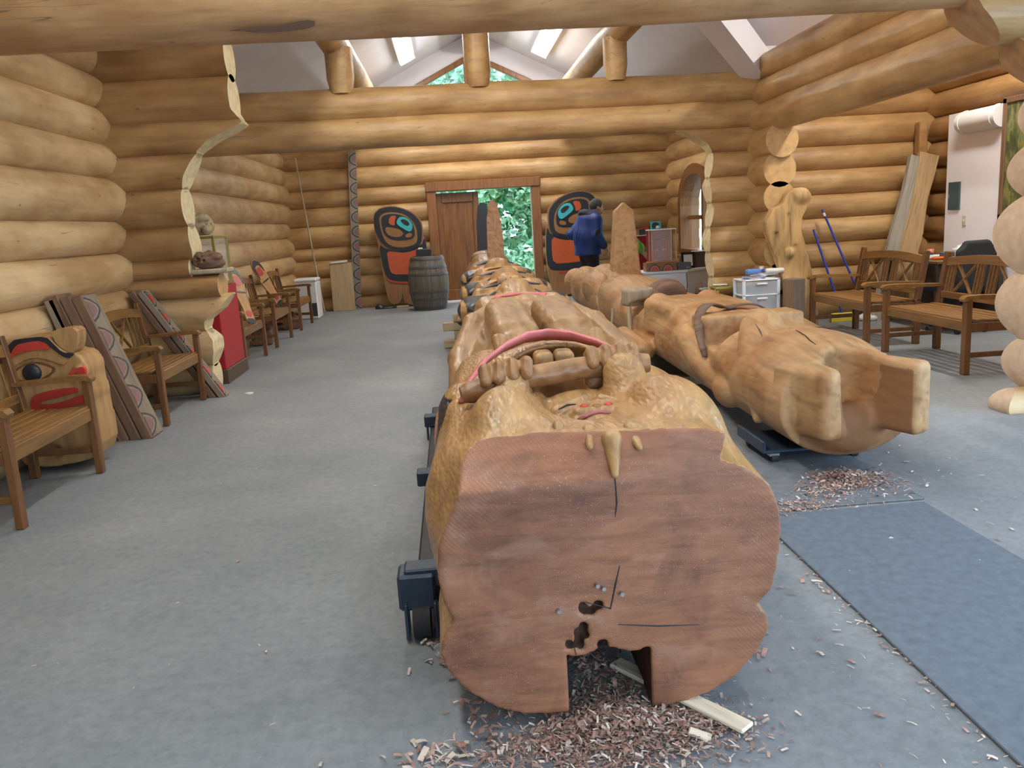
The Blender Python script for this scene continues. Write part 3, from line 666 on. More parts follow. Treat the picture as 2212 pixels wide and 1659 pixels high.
# rod, hands, lip, teeth, small face paint
cedar_part = 'cedar_oiled'
rodp = [(.0, 2.70, .845), (.03, 2.705, .85), (.20, 2.735, .878), (.40, 2.765, .895), (.62, 2.775, .895), (.655, 2.775, .895)]
gpart(MB().tube(rodp, [.028, .038, .039, .039, .038, .032], 16), 'rod', 'cedar_part')
def hand(xs, y, z, dz, nm='hand'):
    S = Sculpt((min(xs)-.07, y-.16, z-.15), (max(xs)+.07, y+.16, z+.12), .005)
    for i, x in enumerate(xs):
        zz = z+dz*i; r = .0245*(1 if 0 < i < len(xs)-1 else .9)
        S.path([(x, y+.055, zz-.02), (x, y+.035, zz+.035), (x, y-.012, zz+.052), (x, y-.045, zz+.02)], [r, r, r*1.05, r*.9], .006)
    S.box((sum(xs)/len(xs), y+.03, z-.045), ((max(xs)-min(xs))/2+.02, .04, .035), .02, .02)
    for i in range(len(xs)-1):
        xm = (xs[i]+xs[i+1])/2; S.path([(xm, y+.09, z+dz*i+.03), (xm, y, z+dz*i+.093), (xm, y-.09, z+dz*i+.03)], .014, .006, cut=True)
    o = S.build(nm, 'cedar_part', pole, -PO); return o
hand([.085, .13, .175, .222], 2.715, .868, .006); hand([.455, .502, .548, .592], 2.77, .895, .001)
lip = [(-.005, 2.78, .80), (.03, 2.84, .86), (.09, 2.93, .915), (.17, 3.02, .95), (.26, 3.09, .972), (.35, 3.11, .975), (.44, 3.07, .966), (.52, 2.98, .945), (.60, 2.87, .91), (.64, 2.82, .885)]
def ribbon(pts, w, t, tilt=0.0):
    b = MB(); P = []; F = []; n = len(pts); pts = [Vector(p) for p in pts]
    for i in range(n):
        d = (pts[min(i+1, n-1)]-pts[max(i-1, 0)]).normalized(); s = d.cross(Vector((0, 0, 1))).normalized(); u = s.cross(d)
        s2 = s*math.cos(tilt)+u*math.sin(tilt); u2 = u*math.cos(tilt)-s*math.sin(tilt); k = w*(.35+.65*math.sin(math.pi*(i+.6)/(n+.2)))
        P += [pts[i]-s2*k/2-u2*t, pts[i]+s2*k/2-u2*t, pts[i]+s2*k/2+u2*.3*t, pts[i]+u2*t, pts[i]-s2*k/2+u2*.3*t]
    for i in range(n-1):
        for k in range(5): F.append((i*5+k, i*5+(k+1) % 5, i*5+5+(k+1) % 5, i*5+5+k))
    F += [tuple(range(5)), tuple(range((n-1)*5+4, (n-1)*5-1, -1))]; return b.add(P, F, True)
gpart(ribbon(lip, .06, .009, .75), 'lip', 'paint_pink')
for x0 in (.315, .392):
    S = Sculpt((x0-.06, 2.94, .78), (x0+.06, 3.12, .97), .006); S.box((x0, 3.03, .865), (.037, .05, .058), .022); S.build('tooth', 'cedar_tooth', pole, -PO)
def blob(c, r, name, mat, par=pole, n=12, loc=None):
    b = MB(); P = []; F = []
    for i in range(n//2+1):
        t = math.pi*i/(n//2)
        for k in range(n): a = 2*math.pi*k/n; P.append((c[0]+r[0]*math.sin(t)*math.cos(a), c[1]+r[1]*math.sin(t)*math.sin(a), c[2]+r[2]*math.cos(t)))
    for i in range(n//2):
        for k in range(n): F.append((i*n+k, (i+1)*n+k, (i+1)*n+(k+1) % n, i*n+(k+1) % n))
    b.add(P, F, True); return b.build(name, mat, par, (-PO if par is pole else loc))
for x in (.382, .458): blob((x, 2.50, .818), (.015, .017, .012), 'nostril', 'paint_red')
blob((.42, 2.495, .815), (.018, .02, .014), 'nose_tip', 'cedar_part'); gpart(ribbon([(.355, 2.445, .795), (.39, 2.455, .808), (.42, 2.458, .812), (.455, 2.453, .808), (.49, 2.44, .793)], .03, .004), 'lip', 'paint_lip')
for x0, x1 in ((.305, .36), (.48, .535)): gpart(MB().tube([(x0, 2.54, .808), ((x0+x1)/2, 2.535, .822), (x1, 2.53, .823)], [.002, .004, .002], 6), 'eye_slit', 'paint_black')
for pts in ([(.303, 2.1, .05+.31), (.37, 2.1, .335), (.385, 2.1, .40), (.40, 2.1, .46)], [(.268, 2.1, .205), (.262, 2.1, .24)], [(.395, 2.1, .73), (.398, 2.1, .64), (.392, 2.1, .60)], [(.39, 2.1, .285), (.5, 2.1, .27), (.62, 2.1, .262)]):
    gpart(MB().tube([(p[0], p[1]-.0005, p[2]) for p in pts], [.0012]+[.0025]*(len(pts)-2)+[.001], 5), 'crack', 'paint_black')
plain('bolt', (.45, .45, .47), .3, .9)
for px, pz in ((.225, .345), (.335, .41), (.352, .40), (.402, .38)): gpart(MB().tube([(px, 2.085, pz), (px, 2.103, pz)], .006, 8), 'bolt', 'bolt')
# claws hanging over the sawn end
for p, m, q, r in (((.405, 2.33, .785), (.402, 2.16, .80), (.395, 2.092, .72), .029), ((.352, 2.32, .79), (.347, 2.21, .815), (.338, 2.14, .79), .020), ((.458, 2.32, .79), (.462, 2.19, .815), (.468, 2.115, .785), .022), ((.275, 2.36, .80), (.268, 2.26, .825), (.262, 2.20, .80), .016)):
    S = Sculpt((min(p[0], q[0])-.08, 2.04, q[2]-.04), (max(p[0], q[0])+.08, 2.44, .90), .006); S.path([p, m, q], [r, r*.95, .010], .01); S.build('claw', 'cedar_claw', pole, -PO)
# --- upper pole (far figures)
BL = [(3.45, .395, .425, .47, .40), (4.3, .40, .415, .52, .385), (5.0, .415, .39, .555, .375), (6.6, .44, .36, .60, .355), (9.0, .455, .325, .685, .32), (10.6, .46, .29, .725, .29), (11.05, .46, .25, .735, .25)]
B_ = np.array(BL)
U = Sculpt((-.1, 3.4, .05), (.95, 11.2, 1.2), .0145)
def ubody(x, y, z):
    cx, hw, zc, hh = (np.interp(y, B_[:, 0], B_[:, i]) for i in (1, 2, 3, 4)); q = (np.abs((x-cx)/hw)**2.4+np.abs((z-zc)/hh)**2.4)**(1/2.4)
    return np.maximum(np.maximum((q-1)*hh*.9, 3.45-y), y-11.0)
U.op(ubody, (-.05, 3.45, .1), (.9, 11.0, 1.02), .02)
U.op(lambda x, y, z: np.maximum(np.abs(x-.42)-.13, z-.42)+0*y, (.2, 3.3, 0), (.6, 10.2, .45), .02, cut=True)
# seated figure: raised rim, hollow, two big feet with toes
U.path([(.0, 3.55, .62), (.01, 4.1, .74), (.10, 4.7, .84), (.27, 5.05, .885), (.45, 5.12, .895), (.64, 5.0, .88), (.78, 4.6, .82), (.83, 4.0, .74), (.80, 3.55, .62)], .06, .03)
U.ell((.41, 4.25, 1.04), (.355, .74, .34), .03, cut=True); U.ell((.41, 3.55, 1.0), (.36, .2, .16), .02, cut=True)
for x in (.275, .535):
    U.box((x, 4.20, .815), (.115, .44, .155), .07, .02, R=np.array(Euler((.05, 0, 0)).to_matrix())); U.ell((x, 3.78, .805), (.12, .2, .115), .03)
    for i in range(4): U.cap((x-.09+.06*i, 3.66, .885), (x-.088+.058*i, 3.56, .845), .034, .028, .005)
# faces beyond: lips, noses, brows, eyes, teeth
for (y0, w, sn) in ((5.40, .27, .06), (6.55, .25, .06), (7.9, .22, .05)):
    zt = float(np.interp(y0, B_[:, 0], B_[:, 3]+B_[:, 4])); cx = float(np.interp(y0, B_[:, 0], B_[:, 1])); hw = float(np.interp(y0, B_[:, 0], B_[:, 2]))
    U.cap((cx-w*.8, y0-.05, zt-.07), (cx+w*.8, y0-.05, zt-.07), .075, .075, .04); U.cap((cx-w*.6, y0-.10, zt+.0), (cx+w*.6, y0-.10, zt), .022, .022, .02, cut=True)
    U.ell((cx, y0+.30, zt-.01), (.12, .22, .095), .04)
    for s in (-1, 1):
        U.ell((cx+s*hw*.72, y0+.42, zt-.13), (.13, .30, .10), .04); U.path([(cx+s*.07, y0+.55, zt+.0), (cx+s*hw*.6, y0+.72, zt-.05), (cx+s*hw*.98, y0+.60, zt-.22)], [.035, .045, .04], .03)
        U.path([(cx+s*hw*.45, y0+.22, zt-.02), (cx+s*hw*.8, y0+.14, zt-.10), (cx+s*hw*1.0, y0+.2, zt-.24)], .02, .02, cut=True)
U.ell((.455, 9.9, .97), (.20, .55, .10), .06); U.ell((.455, 10.5, .98), (.22, .25, .10), .04); U.path([(.26, 10.35, 1.0), (.455, 10.3, 1.09), (.65, 10.35, 1.0)], .02, .03, cut=True)
for i in range(5): U.cap((.22+.02*i, 10.2+.12*i, .9), (.36, 10.15+.13*i, 1.07), .014, .014, .02, cut=True)
mu = U.mesh('upper_figures'); mu.materials.append(MAT['cedar_oiled'])
rl = []
for (y0, cx, hw, zt) in ((5.40, .42, .385, .94), (6.55, .44, .36, .955), (7.9, .445, .345, .98)):
    for s in (-1, 1):
        def ell(x, y, z, ry, rz, y0=y0, cx=cx, hw=hw, zt=zt, s=s, dy=.42): return (s*(x-cx) > .12) & (ov(y0+dy, zt-.145, ry, rz, y+(z-zt+.145)*.5, z) < 1)
        rl += [(lambda x, y, z, e=ell: e(x, y, z, .30, .115), BLK), (lambda x, y, z, e=ell: e(x, y, z, .25, .085), TAN), (lambda x, y, z, e=ell: e(x, y, z, .15, .07), BLK if y0 < 6 else GRY)]
    rl.append((lambda x, y, z, y0=y0, cx=cx, zt=zt: (np.abs(x-cx) < .17) & (np.abs(y-y0+.06) < .07) & (z > zt-.09), (.50, .10, .075) if y0 < 6 else TAN))
rl += [(lambda x, y, z: (np.abs(y-9.02-.3*np.abs(x-.455)) < .09) & (z > .62), BLK), (lambda x, y, z: (np.abs(y-8.85-.3*np.abs(x-.455)) < .07) & (z > .62), RED), (lambda x, y, z: (x < .16) & (np.abs(y-4.9-(z-.5)*1.0) < .08) & (z < .8) & (y > 4.6), BLK), (lambda x, y, z: (x < .2) & (np.abs(z-.62-.1*(y-6)) < .02) & (y > 5.2) & (y < 9), BLK)]
paint(mu, rl); link('upper_figures', mu, pole, -PO)
for x0 in (.375, .475):
    S = Sculpt((x0-.06, 6.30, .88), (x0+.06, 6.5, 1.06), .008); S.box((x0, 6.40, .945), (.036, .06, .05), .02); S.build('tooth', 'cedar_tooth', pole, -PO)
for (y0, w) in ((5.40, .27), (6.55, .25), (7.9, .22)):
    zt = float(np.interp(y0, B_[:, 0], B_[:, 3]+B_[:, 4])); cx = float(np.interp(y0, B_[:, 0], B_[:, 1])); hw = float(np.interp(y0, B_[:, 0], B_[:, 2]))
    gpart(ribbon([(cx-w*.8, y0-.07, zt-.05), (cx-w*.4, y0-.11, zt-.002), (cx, y0-.125, zt+.008), (cx+w*.4, y0-.11, zt-.002), (cx+w*.8, y0-.07, zt-.05)], .07, .010, .4), 'lip', 'paint_pink' if y0 < 6 else 'cedar_claw')
    for s in (-1, 1):
        blob((cx+s*hw*.66, y0+.40, zt-.075), (.075, .13, .045), 'eye', 'paint_dark'); gpart(ribbon([(cx+s*.09, y0+.56, zt+.032), (cx+s*hw*.6, y0+.73, zt-.005), (cx+s*hw*.97, y0+.61, zt-.17)], .07, .010, -.2*s), 'brow', 'paint_black')
        gpart(ribbon([(cx+s*hw*.35, y0+.26, zt-.0), (cx+s*hw*.75, y0+.18, zt-.085), (cx+s*hw*1.0, y0+.25, zt-.23)], .05, .008, -.2*s), 'cheek_line', 'paint_black')
gpart(MB().prism([(-.10, 0), (.10, 0), (.095, .25), (.075, .48), (.045, .62), (.015, .665), (-.02, .665), (-.05, .63), (-.085, .45)], -.06, .06, lambda a, b, t: (.505+a*.95, 9.45+t*(1.0-.4*b), .99+b)), 'fin', 'cedar_part', fix=True)
gpart(MB().prism([(-.10, 0), (.105, 0), (.10, .25), (.085, .45), (.055, .60), (.02, .635), (-.03, .635), (-.06, .60), (-.09, .4)], -.06, .06, lambda a, b, t: (.44+a*.95, 10.75+t*(1.0-.4*b), 1.03+b)), 'fin', 'paint_black')
# --- trolley under the pole
plain('steel_blue', (.035, .055, .085), .45, .3, .25, 18); plain('steel_dark', (.03, .03, .035), .5, .5, .2); plain('rubber_black', (.02, .02, .022), .7)
wood_mat('block_wood', (.42, .33, .20), 0, .7)
tr = thing('steel_trolley', 'dark blue steel trolley carrying the finished totem pole', 'trolley', (.35, 2.8, 0))
def tpart(mb, name, mat='steel_blue'): return mb.build(name, mat, tr, (-.35, -2.8, 0))
for x in (-.16, .86): tpart(MB().box((x, 4.15, .145), (.09, 2.9, .07), .008), 'side_rail', 'steel_dark')
for y in (2.72, 3.86, 5.05):
    for x in (-.175, .855): tpart(MB().box((x, y, .215), (.13, .09, .07), .006), 'outrigger')
    if y < 3.8:
        for x in (-.20, .88): tpart(MB().box((x, y, .17), (.13, .12, .13), .01), 'bracket')
for x in (-.19, .87):
    for y in (2.68, 5.4):
        for q in (-.05, .05): tpart(MB().box((x+q, y, .075), (.012, .09, .13), .003), 'caster_fork')
        tpart(MB().tube([(x-.03, y, .062), (x+.03, y, .062)], .062, 18), 'wheel', 'rubber_black')
for y, zt in ((5.95, .185), (9.6, .33)):
    t = thing('timber_support', 'stacked pale timber blocks under the %s of the finished totem pole' % ('middle' if y < 7 else 'far end'), 'support', (.42, y, 0))
    k = 0; z = 0 if y > 7 else .25
    if y < 7: z = 0
    while z < zt-.01:
        MB().box((0, 0, z+.05), (1.15 if k % 2 == 0 else .9, .12, .095), .006).build('timber', 'block_wood', t); z += .1; k += 1
# ------------------------------------------------------------------ raw pole
P2 = Vector((2.07, 4.2, 0))
raw = thing('carved_pole', 'unpainted pale cedar pole still being carved with a tall blunt fin', 'totem pole', P2+Vector((0, 0, .03)))
RB = np.array([(4.0, 2.0, .36, .34, .265), (4.5, 2.04, .40, .345, .285), (5.6, 2.07, .42, .34, .285), (7.2, 2.09, .42, .34, .29), (8.2, 2.07, .40, .34, .28), (10.3, 2.06, .38, .36, .27), (11.8, 2.02, .34, .36, .25), (12.4, 2.0, .25, .36, .18)])
def rbody(y0, y1):
    def f(x, y, z):
        cx, hw, zc, hh = (np.interp(y, RB[:, 0], RB[:, i]) for i in (1, 2, 3, 4)); q = (np.abs((x-cx)/hw)**2.3+np.abs((z-zc)/hh)**2.3)**(1/2.3)
        return np.maximum(np.maximum((q-1)*hh*.85, y0-y), y-y1)
    return f
V = Sculpt((1.45, 3.45, .03), (2.75, 6.6, .85), .0105)
V.op(rbody(4.05, 6.7), (1.5, 4.0, .05), (2.6, 6.7, .75), .03)
V.ell((2.06, 4.62, .44), (.33, .52, .21), .06)                                                  # rump
Rk = lambda a: np.array(Euler((0, 0, a)).to_matrix())
V.box((1.80, 4.02, .385), (.085, .20, .185), .05, .03, R=Rk(.25)); V.box((1.70, 4.12, .40), (.02, .09, .14), .01, .01, R=Rk(.25))   # left fluke
V.box((2.14, 4.02, .41), (.060, .27, .185), .035, .05, R=Rk(.42)); V.ell((2.0, 3.9, .50), (.13, .34, .30), .05, cut=True); V.ell((2.0, 4.05, .22), (.20, .10, .13), .05)
V.path([(1.95, 5.12, .60), (1.82, 4.80, .46), (1.68, 4.47, .19)], [.14, .14, .03], .008)
V.path([(2.14, 5.0, .69), (1.96, 4.70, .60), (1.80, 4.47, .40), (1.72, 4.40, .22)], [.014, .026, .026, .012], .015, cut=True)     # line of wing
V.path([(1.56, 5.15, .42), (1.64, 4.85, .52), (1.80, 5.05, .70)], .016, .015, cut=True)
V.ell((1.69, 5.0, .25), (.09, .18, .11), .012)
# shelf and recess, arm
V.box((2.06, 5.70, .575), (.36, .15, .075), .025, .012); V.box((1.87, 5.38, .60), (.27, .17, .13), .03, .008, cut=True); V.path([(1.72, 5.95, .46), (1.68, 5.5, .36), (1.70, 5.15, .27)], [.105, .10, .09], .012); V.path([(1.5, 5.8, .22), (1.58, 5.3, .16)], .02, .02, cut=True)
V.path([(2.45, 5.9, .5), (2.50, 5.2, .42)], [.1, .08], .05)
V.ell((2.08, 6.45, .52), (.36, .38, .14), .05)
mv = V.mesh('near_figure'); mv.materials.append(MAT['cedar_raw']); 
_c = np.array((2.14, 4.02)); _e1 = np.array((math.cos(.42), math.sin(.42))); _e2 = np.array((-math.sin(.42), math.cos(.42)))
_pu = lambda x, y: (x-_c[0])*_e2[0]+(y-_c[1])*_e2[1]; _w = lambda x, y: (x-_c[0])*_e1[0]+(y-_c[1])*_e1[1]
paint(mv, [(lambda x, y, z: (_w(x, y) < -.03) & (_pu(x, y) > -.245) & (x > 1.86) & (y < 4.16) & (z < .56), (.25, .115, .048)), (lambda x, y, z: (x > 1.74) & (x < 2.3) & (y < 4.1) & (z < .22), (.25, .115, .048))]); link('near_figure', mv, raw, -P2)
Vb = Sculpt((1.5, 6.4, .03), (2.75, 12.6, .95), .015)
Vb.op(rbody(6.4, 12.35), (1.5, 6.4, .05), (2.6, 12.4, .75), .03)
Vb.ell((2.08, 6.45, .52), (.36, .38, .14), .05); Vb.box((1.90, 6.92, .49), (.20, .40, .155), .07, .02, R=Rk(.06)); Vb.box((2.28, 6.95, .48), (.17, .40, .15), .07, .02); Vb.path([(2.10, 6.5, .70), (2.10, 7.35, .72)], .02, .03, cut=True)
Vb.path([(1.60, 7.4, .30), (1.72, 6.75, .36), (1.80, 6.45, .40)], .022, .02, cut=True); Vb.path([(1.56, 7.6, .25), (1.58, 6.9, .22)], [.1, .1], .04)
Vb.ell((1.83, 7.3, .60), (.09, .14, .07), .02); Vb.ell((2.3, 7.35, .60), (.09, .14, .07), .02); Vb.ell((2.0, 7.62, .62), (.5, .12, .22), .02, cut=True); Vb.ell((2.05, 7.75, .46), (.26, .18, .12), .04)
Vb.ell((1.72, 7.75, .55), (.10, .08, .3), .02, cut=True)
Vb.box((1.80, 8.12, .36), (.05, .22, .19), .02, .03, R=Rk(.35)); Vb.ell((2.05, 9.3, .50), (.35, 1.0, .20), .06); Vb.ell((2.12, 10.25, .60), (.26, .35, .13), .06)
for i in range(3): Vb.path([(1.72+.05*i, 9.0-.1*i, .40), (1.86+.04*i, 9.45, .62), (2.0, 9.9, .72)], .014, .015, cut=True)
Vb.path([(1.66, 9.5, .2), (1.74, 9.75, .5), (1.95, 10.2, .72)], .035, .04, cut=True); Vb.ell((1.85, 10.4, .50), (.22, .45, .20), .05); Vb.path([(1.62, 10.6, .3), (1.76, 10.9, .62), (1.9, 11.0, .70)], .03, .03, cut=True)
Vb.ell((1.83, 11.3, .50), (.20, .40, .22), .05); Vb.ell((2.1, 11.2, .54), (.24, .5, .20), .05); Vb.path([(1.6, 11.7, .40), (1.8, 11.85, .66)], .03, .03, cut=True); Vb.ell((1.80, 12.0, .48), (.18, .25, .18), .04)
mvb = Vb.mesh('far_figure'); mvb.materials.append(MAT['cedar_raw_part']); link('far_figure', mvb, raw, -P2)
S = Sculpt((1.9, 10.0, .5), (2.45, 10.5, 1.65), .011)
S.op(lambda x, y, z: np.maximum(np.maximum(np.abs(x-2.15-.0*(z-.6))-np.interp(z, [.55, 1.3, 1.45], [.185, .125, .115]), np.abs(y-10.25)-np.interp(z, [.5, 1.5], [.13, .08])), np.maximum(z-1.53+np.abs(x-2.15)*.9, .55-z)), (1.9, 10, .5), (2.45, 10.5, 1.6), .02); S.build('fin', 'cedar_raw_part', raw, -P2)
# cracks in the raw pole, laid on the carved surface
def hug(ang, y, off=.0, S=V, ax=(2.05, .36)):
    c, sn = math.cos(math.radians(ang)), math.sin(math.radians(ang)); r = .75
    while r > .05:
        i = [int(round((q-S.lo[k])/S.vox)) for k, q in enumerate((ax[0]+c*r, y, ax[1]+sn*r))]
        if all(0 <= i[k] < S.n[k] for k in range(3)) and S.d[tuple(i)] < 0: break
        r -= .004
    return (ax[0]+c*(r+off), y, ax[1]+sn*(r+off))
for pts in ([(104, 4.66), (107, 4.56), (108, 4.48), (112, 4.38), (113, 4.30)], [(68, 4.85), (64, 4.76), (58, 4.72), (54, 4.62)], [(124, 4.95), (128, 4.85), (132, 4.78)]):
    MB().tube([hug(*q, .003) for q in pts], [.002]+[.004]*(len(pts)-2)+[.0015], 5).build('crack', 'paint_black', raw, -P2)
# bark strap over the raw pole, bark cap block, sticks
wood_mat('bark', (.19, .11, .07), 0, .8, .5, 1.3, 4, .5); wood_mat('old_wood', (.42, .33, .22), 2, .75)
_sa = np.linspace(172, 28, 25); _sy = np.interp(_sa, [28, 40, 80, 110, 140, 170], [6.08, 6.12, 6.12, 5.98, 5.66, 5.32])
_hp = [hug(a_, float(y_)) for a_, y_ in zip(_sa, _sy)]; _hr = [math.hypot(p[0]-2.05, p[2]-.36) for p in _hp]; _hr = [max(_hr[max(0, i-2):i+3]) for i in range(len(_hr))]; _hr = [sum(_hr[max(0, i-2):i+3])/len(_hr[max(0, i-2):i+3])+.012 for i in range(len(_hr))]
rib = ribbon([(2.05+math.cos(math.radians(a_))*r_, float(y_), .39+math.sin(math.radians(a_))*r_) for a_, y_, r_ in zip(_sa, _sy, _hr)], .085, .007)
tag(rib.build('bark_strap', 'bark'), 'brown bark strap laid across the raw carved pole', 'strap')
S = Sculpt((-.4, -.25, -.15), (.4, .25, .25), .012); S.ell((0, 0, 0), (.20, .15, .17), .02); S.box((0, 0, -.13), (.5, .4, .11), .01, .02, cut=True); S.ell((.02, -.20, .02), (.3, .1, .1), .03, cut=True)
o = S.build('bark_slab', 'bark', None, (1.99, 7.66, .63), (0, 0, .1)); tag(o, 'curved slab of brown bark resting on the raw carved pole', 'bark slab')
S = Sculpt((-.25, -.2, -.15), (.25, .2, .15), .012); S.box((0, 0, -.01), (.13, .11, .085), .03, .02); S.ell((.05, -.12, -.08), (.2, .08, .05), .02, cut=True)
o = S.build('wood_block', 'old_wood', None, (1.72, 7.66, .655), (0, 0, .2)); tag(o, 'pale split wood block wedged beside the bark slab', 'wood block')
for i, (p, q) in enumerate((((1.60, 7.50, .57), (1.585, 7.42, .0)), ((1.535, 7.95, .52), (1.48, 7.9, .0)))):
    tag(MB().tube([p, ((p[0]+q[0])/2+.004, (p[1]+q[1])/2, .3), q], [.022-.008*i, .02-.008*i, .018-.007*i], 8).build('prop_stick', 'old_wood'), ['thick grey stick propped upright against the raw carved pole', 'thin brown stick propped upright against the raw carved pole'][i], 'stick')
# dolly under raw pole
dl2 = thing('dolly', 'low blue steel dolly with casters under the raw carved pole', 'trolley', (1.95, 4.5, 0))
MB().box((0, 0, .07), (.60, .42, .02), .006).build('deck', 'steel_blue', dl2)
for x in (-.30, .30): MB().box((x, 0, .095), (.02, .42, .07), .006).build('deck_lip', 'steel_blue', dl2)
for x in (-.24, .22):
    for y in (-.18, .18):
        MB().tube([(x-.018, y, .03), (x+.018, y, .03)], .03, 16).build('wheel', 'rubber_black', dl2); MB().box((x, y, .05), (.06, .05, .02), .004).build('caster_fork', 'bolt', dl2)
for y, lb in ((6.6, 'near middle'), (8.9, 'fin figure'), (11.6, 'far head')):
    t = thing('timber_support', 'dark timber bearer under the %s of the raw carved pole' % lb, 'support', (2.07, y, 0)); MB().box((0, 0, .035), (.7, .12, .07), .006).build('timber', 'block_wood', t)
# ================================================================== LEFT SIDE AND BACK OF THE SHED
_f = Vector((math.sin(YAW)*math.cos(PITCH), math.cos(YAW)*math.cos(PITCH), -math.sin(PITCH))); _r0 = Vector((math.cos(YAW), -math.sin(YAW), 0)); _u0 = _r0.cross(_f)
_r = math.cos(ROLL)*_r0-math.sin(ROLL)*_u0; _u = math.cos(ROLL)*_u0+math.sin(ROLL)*_r0
def at_y(px, py, y):            # photo pixel -> point on the vertical plane at depth y
    d = _f+_r*((px-1106)/FPX)-_u*((py-829.5)/FPX); t = y/d.y; return Vector((d.x*t, y, 1.4+d.z*t))
def at_z(px, py, z=0.0):
    d = _f+_r*((px-1106)/FPX)-_u*((py-829.5)/FPX); t = (z-1.4)/d.z; return Vector((d.x*t, d.y*t, z))
wood_mat('teak', (.25, .122, .034), 0, .42, .6, 1.3, 3, .1); wood_mat('teak_dark', (.185, .078, .025), 2, .42, .6, 1.3, 3, .1)
# ---- slatted armchairs / benches; local x = width, front at y=0, back at y=.55
def bench(name, label, cat, w, nx, loc, rz, group, dk=1.0):
    t = thing(name, label, cat, loc, rz, group); lw = .055
    for x in (0, w):
        MB().box((x, 0, .30), (lw, lw, .60), .006).build('leg', 'teak_dark', t)
        b = MB(); b.bar((x, .50, 0), (x, .50, .44), lw, .06, .006, (0, 1, 0)); b.bar((x, .50, .42), (x, .585, .90), lw, .05, .006, (0, 1, 0)); b.build('leg', 'teak_dark', t)
        b = MB(); pr = [(-.045, .585), (-.055, .605), (-.03, .628), (.10, .632), (.3, .622), (.54, .612), (.54, .588), (.3, .592), (.0, .598)]
        b.prism([(a, c) for a, c in pr], x-.035, x+.035, lambda a, c, q: (q, a, c)); b.build('armrest', 'teak', t)
        MB().box((x, .25, .375), (.03, .46, .07), .004).build('side_rail', 'teak_dark', t); MB().box((x, .25, .155), (.025, .46, .04), .004).build('stretcher', 'teak_dark', t)
    MB().box((w/2, .005, .385), (w-lw, .03, .08), .005).build('apron', 'teak', t)
    for i in range(6): MB().box((w/2, .035+.082*i, .43-.006*math.sin(i/5*math.pi)), (w-.01 if i else w-lw, .066, .018), .004).build('seat_slat', 'teak', t)
    up = lambda z: .50+(z-.42)*.177
    n = 12; pts = [(lw/2+(w-lw)*i/n, .85+.035*math.sin(math.pi*i/n)) for i in range(n+1)]
    MB().prism([(x, z-.075) for x, z in pts]+[(x, z) for x, z in reversed(pts)], -.015, .015, lambda a, c, q: (a, up(c)+q, c)).build('top_rail', 'teak', t)
    MB().box((w/2, up(.515), .515), (w-lw, .03, .06), .004).build('back_rail', 'teak', t)
    sl = []
    unit = (w-lw)/nx; x0 = lw/2
    for k in range(nx):
        c = x0+unit*(k+.5); h = min(.14, unit*.22)
        for s in (-1, 1): MB().bar((c-s*h, up(.54), .54), (c+s*h, up(.80), .80), .018, .028, .003, (0, 1, 0)).build('cross_brace', 'teak', t)
        e = unit/2-h; m = 3
        for s in (-1, 1):
            for j in range(m): sl.append(c+s*(h+.015+(e-.03)*(j+.35)/m))
    for x in sl: MB().bar((x, up(.54), .54), (x, up(.81), .81), .014, .022, .002, (0, 1, 0)).build('back_slat', 'teak', t)
    for ch in t.children: ch.scale = (1, dk, 1)
    return t
AW = .98
LB = [('beside the carved bear face', 4.21), ('between two bundles of leaning planks', 6.44), ('beside the red plinth holding a paddle', 9.02), ('between another armchair and a paddle', 10.66), ('in front of the white box freezer', 12.42)]
for lb, y0 in LB: bench('slatted_armchair', 'brown slatted wooden armchair %s' % lb, 'chair', AW, 1, (-2.30, y0, 0), math.pi/2, 'brown armchairs along the left wall', .80)
bench('slatted_bench', 'brown slatted two-seat bench beside the dark wood block', 'bench', 1.22, 2, (3.98, 8.93, 0), -math.pi/2, 'brown benches in the alcove')
bench('slatted_bench', 'brown slatted two-seat bench in front of the office chair', 'bench', 1.22, 2, (4.0, 7.39, 0), -math.pi/2, 'brown benches in the alcove')
# ---- layered painted carving helper: polygons traced on the plane y, stacked proud of one another
def smooth_poly(pts, it=2):
    for _ in range(it):
        q = []
        for i in range(len(pts)):
            a = pts[i]; c = pts[(i+1) % len(pts)]; q += [(a[0]*.75+c[0]*.25, a[1]*.75+c[1]*.25), (a[0]*.25+c[0]*.75, a[1]*.25+c[1]*.75)]
        pts = q
    return pts
# ---- carved bear head in profile (behind the first chair)
carved_mat('mask_wood', (.44, .255, .10), rough=.5, axis=2, tool=.2, pt=False)
bear = thing('carved_bear_head', 'carved bear head with red lips, black eye and upright ear', 'carving', (-2.68, 5.410, 0))
BO = Vector((-2.68, 5.410, 0)); bs_ = 3.685
def bp(pts, y=5.360): return [(lambda v: (v.x, v.z))(at_y(a/bs_, 600+c/bs_, y)) for a, c in pts]
out = smooth_poly(bp([(45, 690), (60, 640), (110, 490), (230, 470), (390, 455), (450, 520), (550, 590), (640, 600), (690, 660), (720, 720), (715, 790), (740, 860), (765, 930), (755, 980), (790, 1080), (840, 1380), (700, 1450), (420, 1500), (180, 1480), (60, 1200), (40, 900)]), 1)
fo = poly_sdf(out)
S = Sculpt((-3.02, 5.220, -.01), (-2.32, 5.660, .95), .010)
S.op(lambda x, y, z: np.maximum(fo(x, z)+0*y, np.abs(y-5.460)-.14), (-3.0, 5.260, 0), (-2.35, 5.620, .93), .02)
def E(a, c): v = at_y(a/bs_, 600+c/bs_, 5.360); return (v.x, v.z)
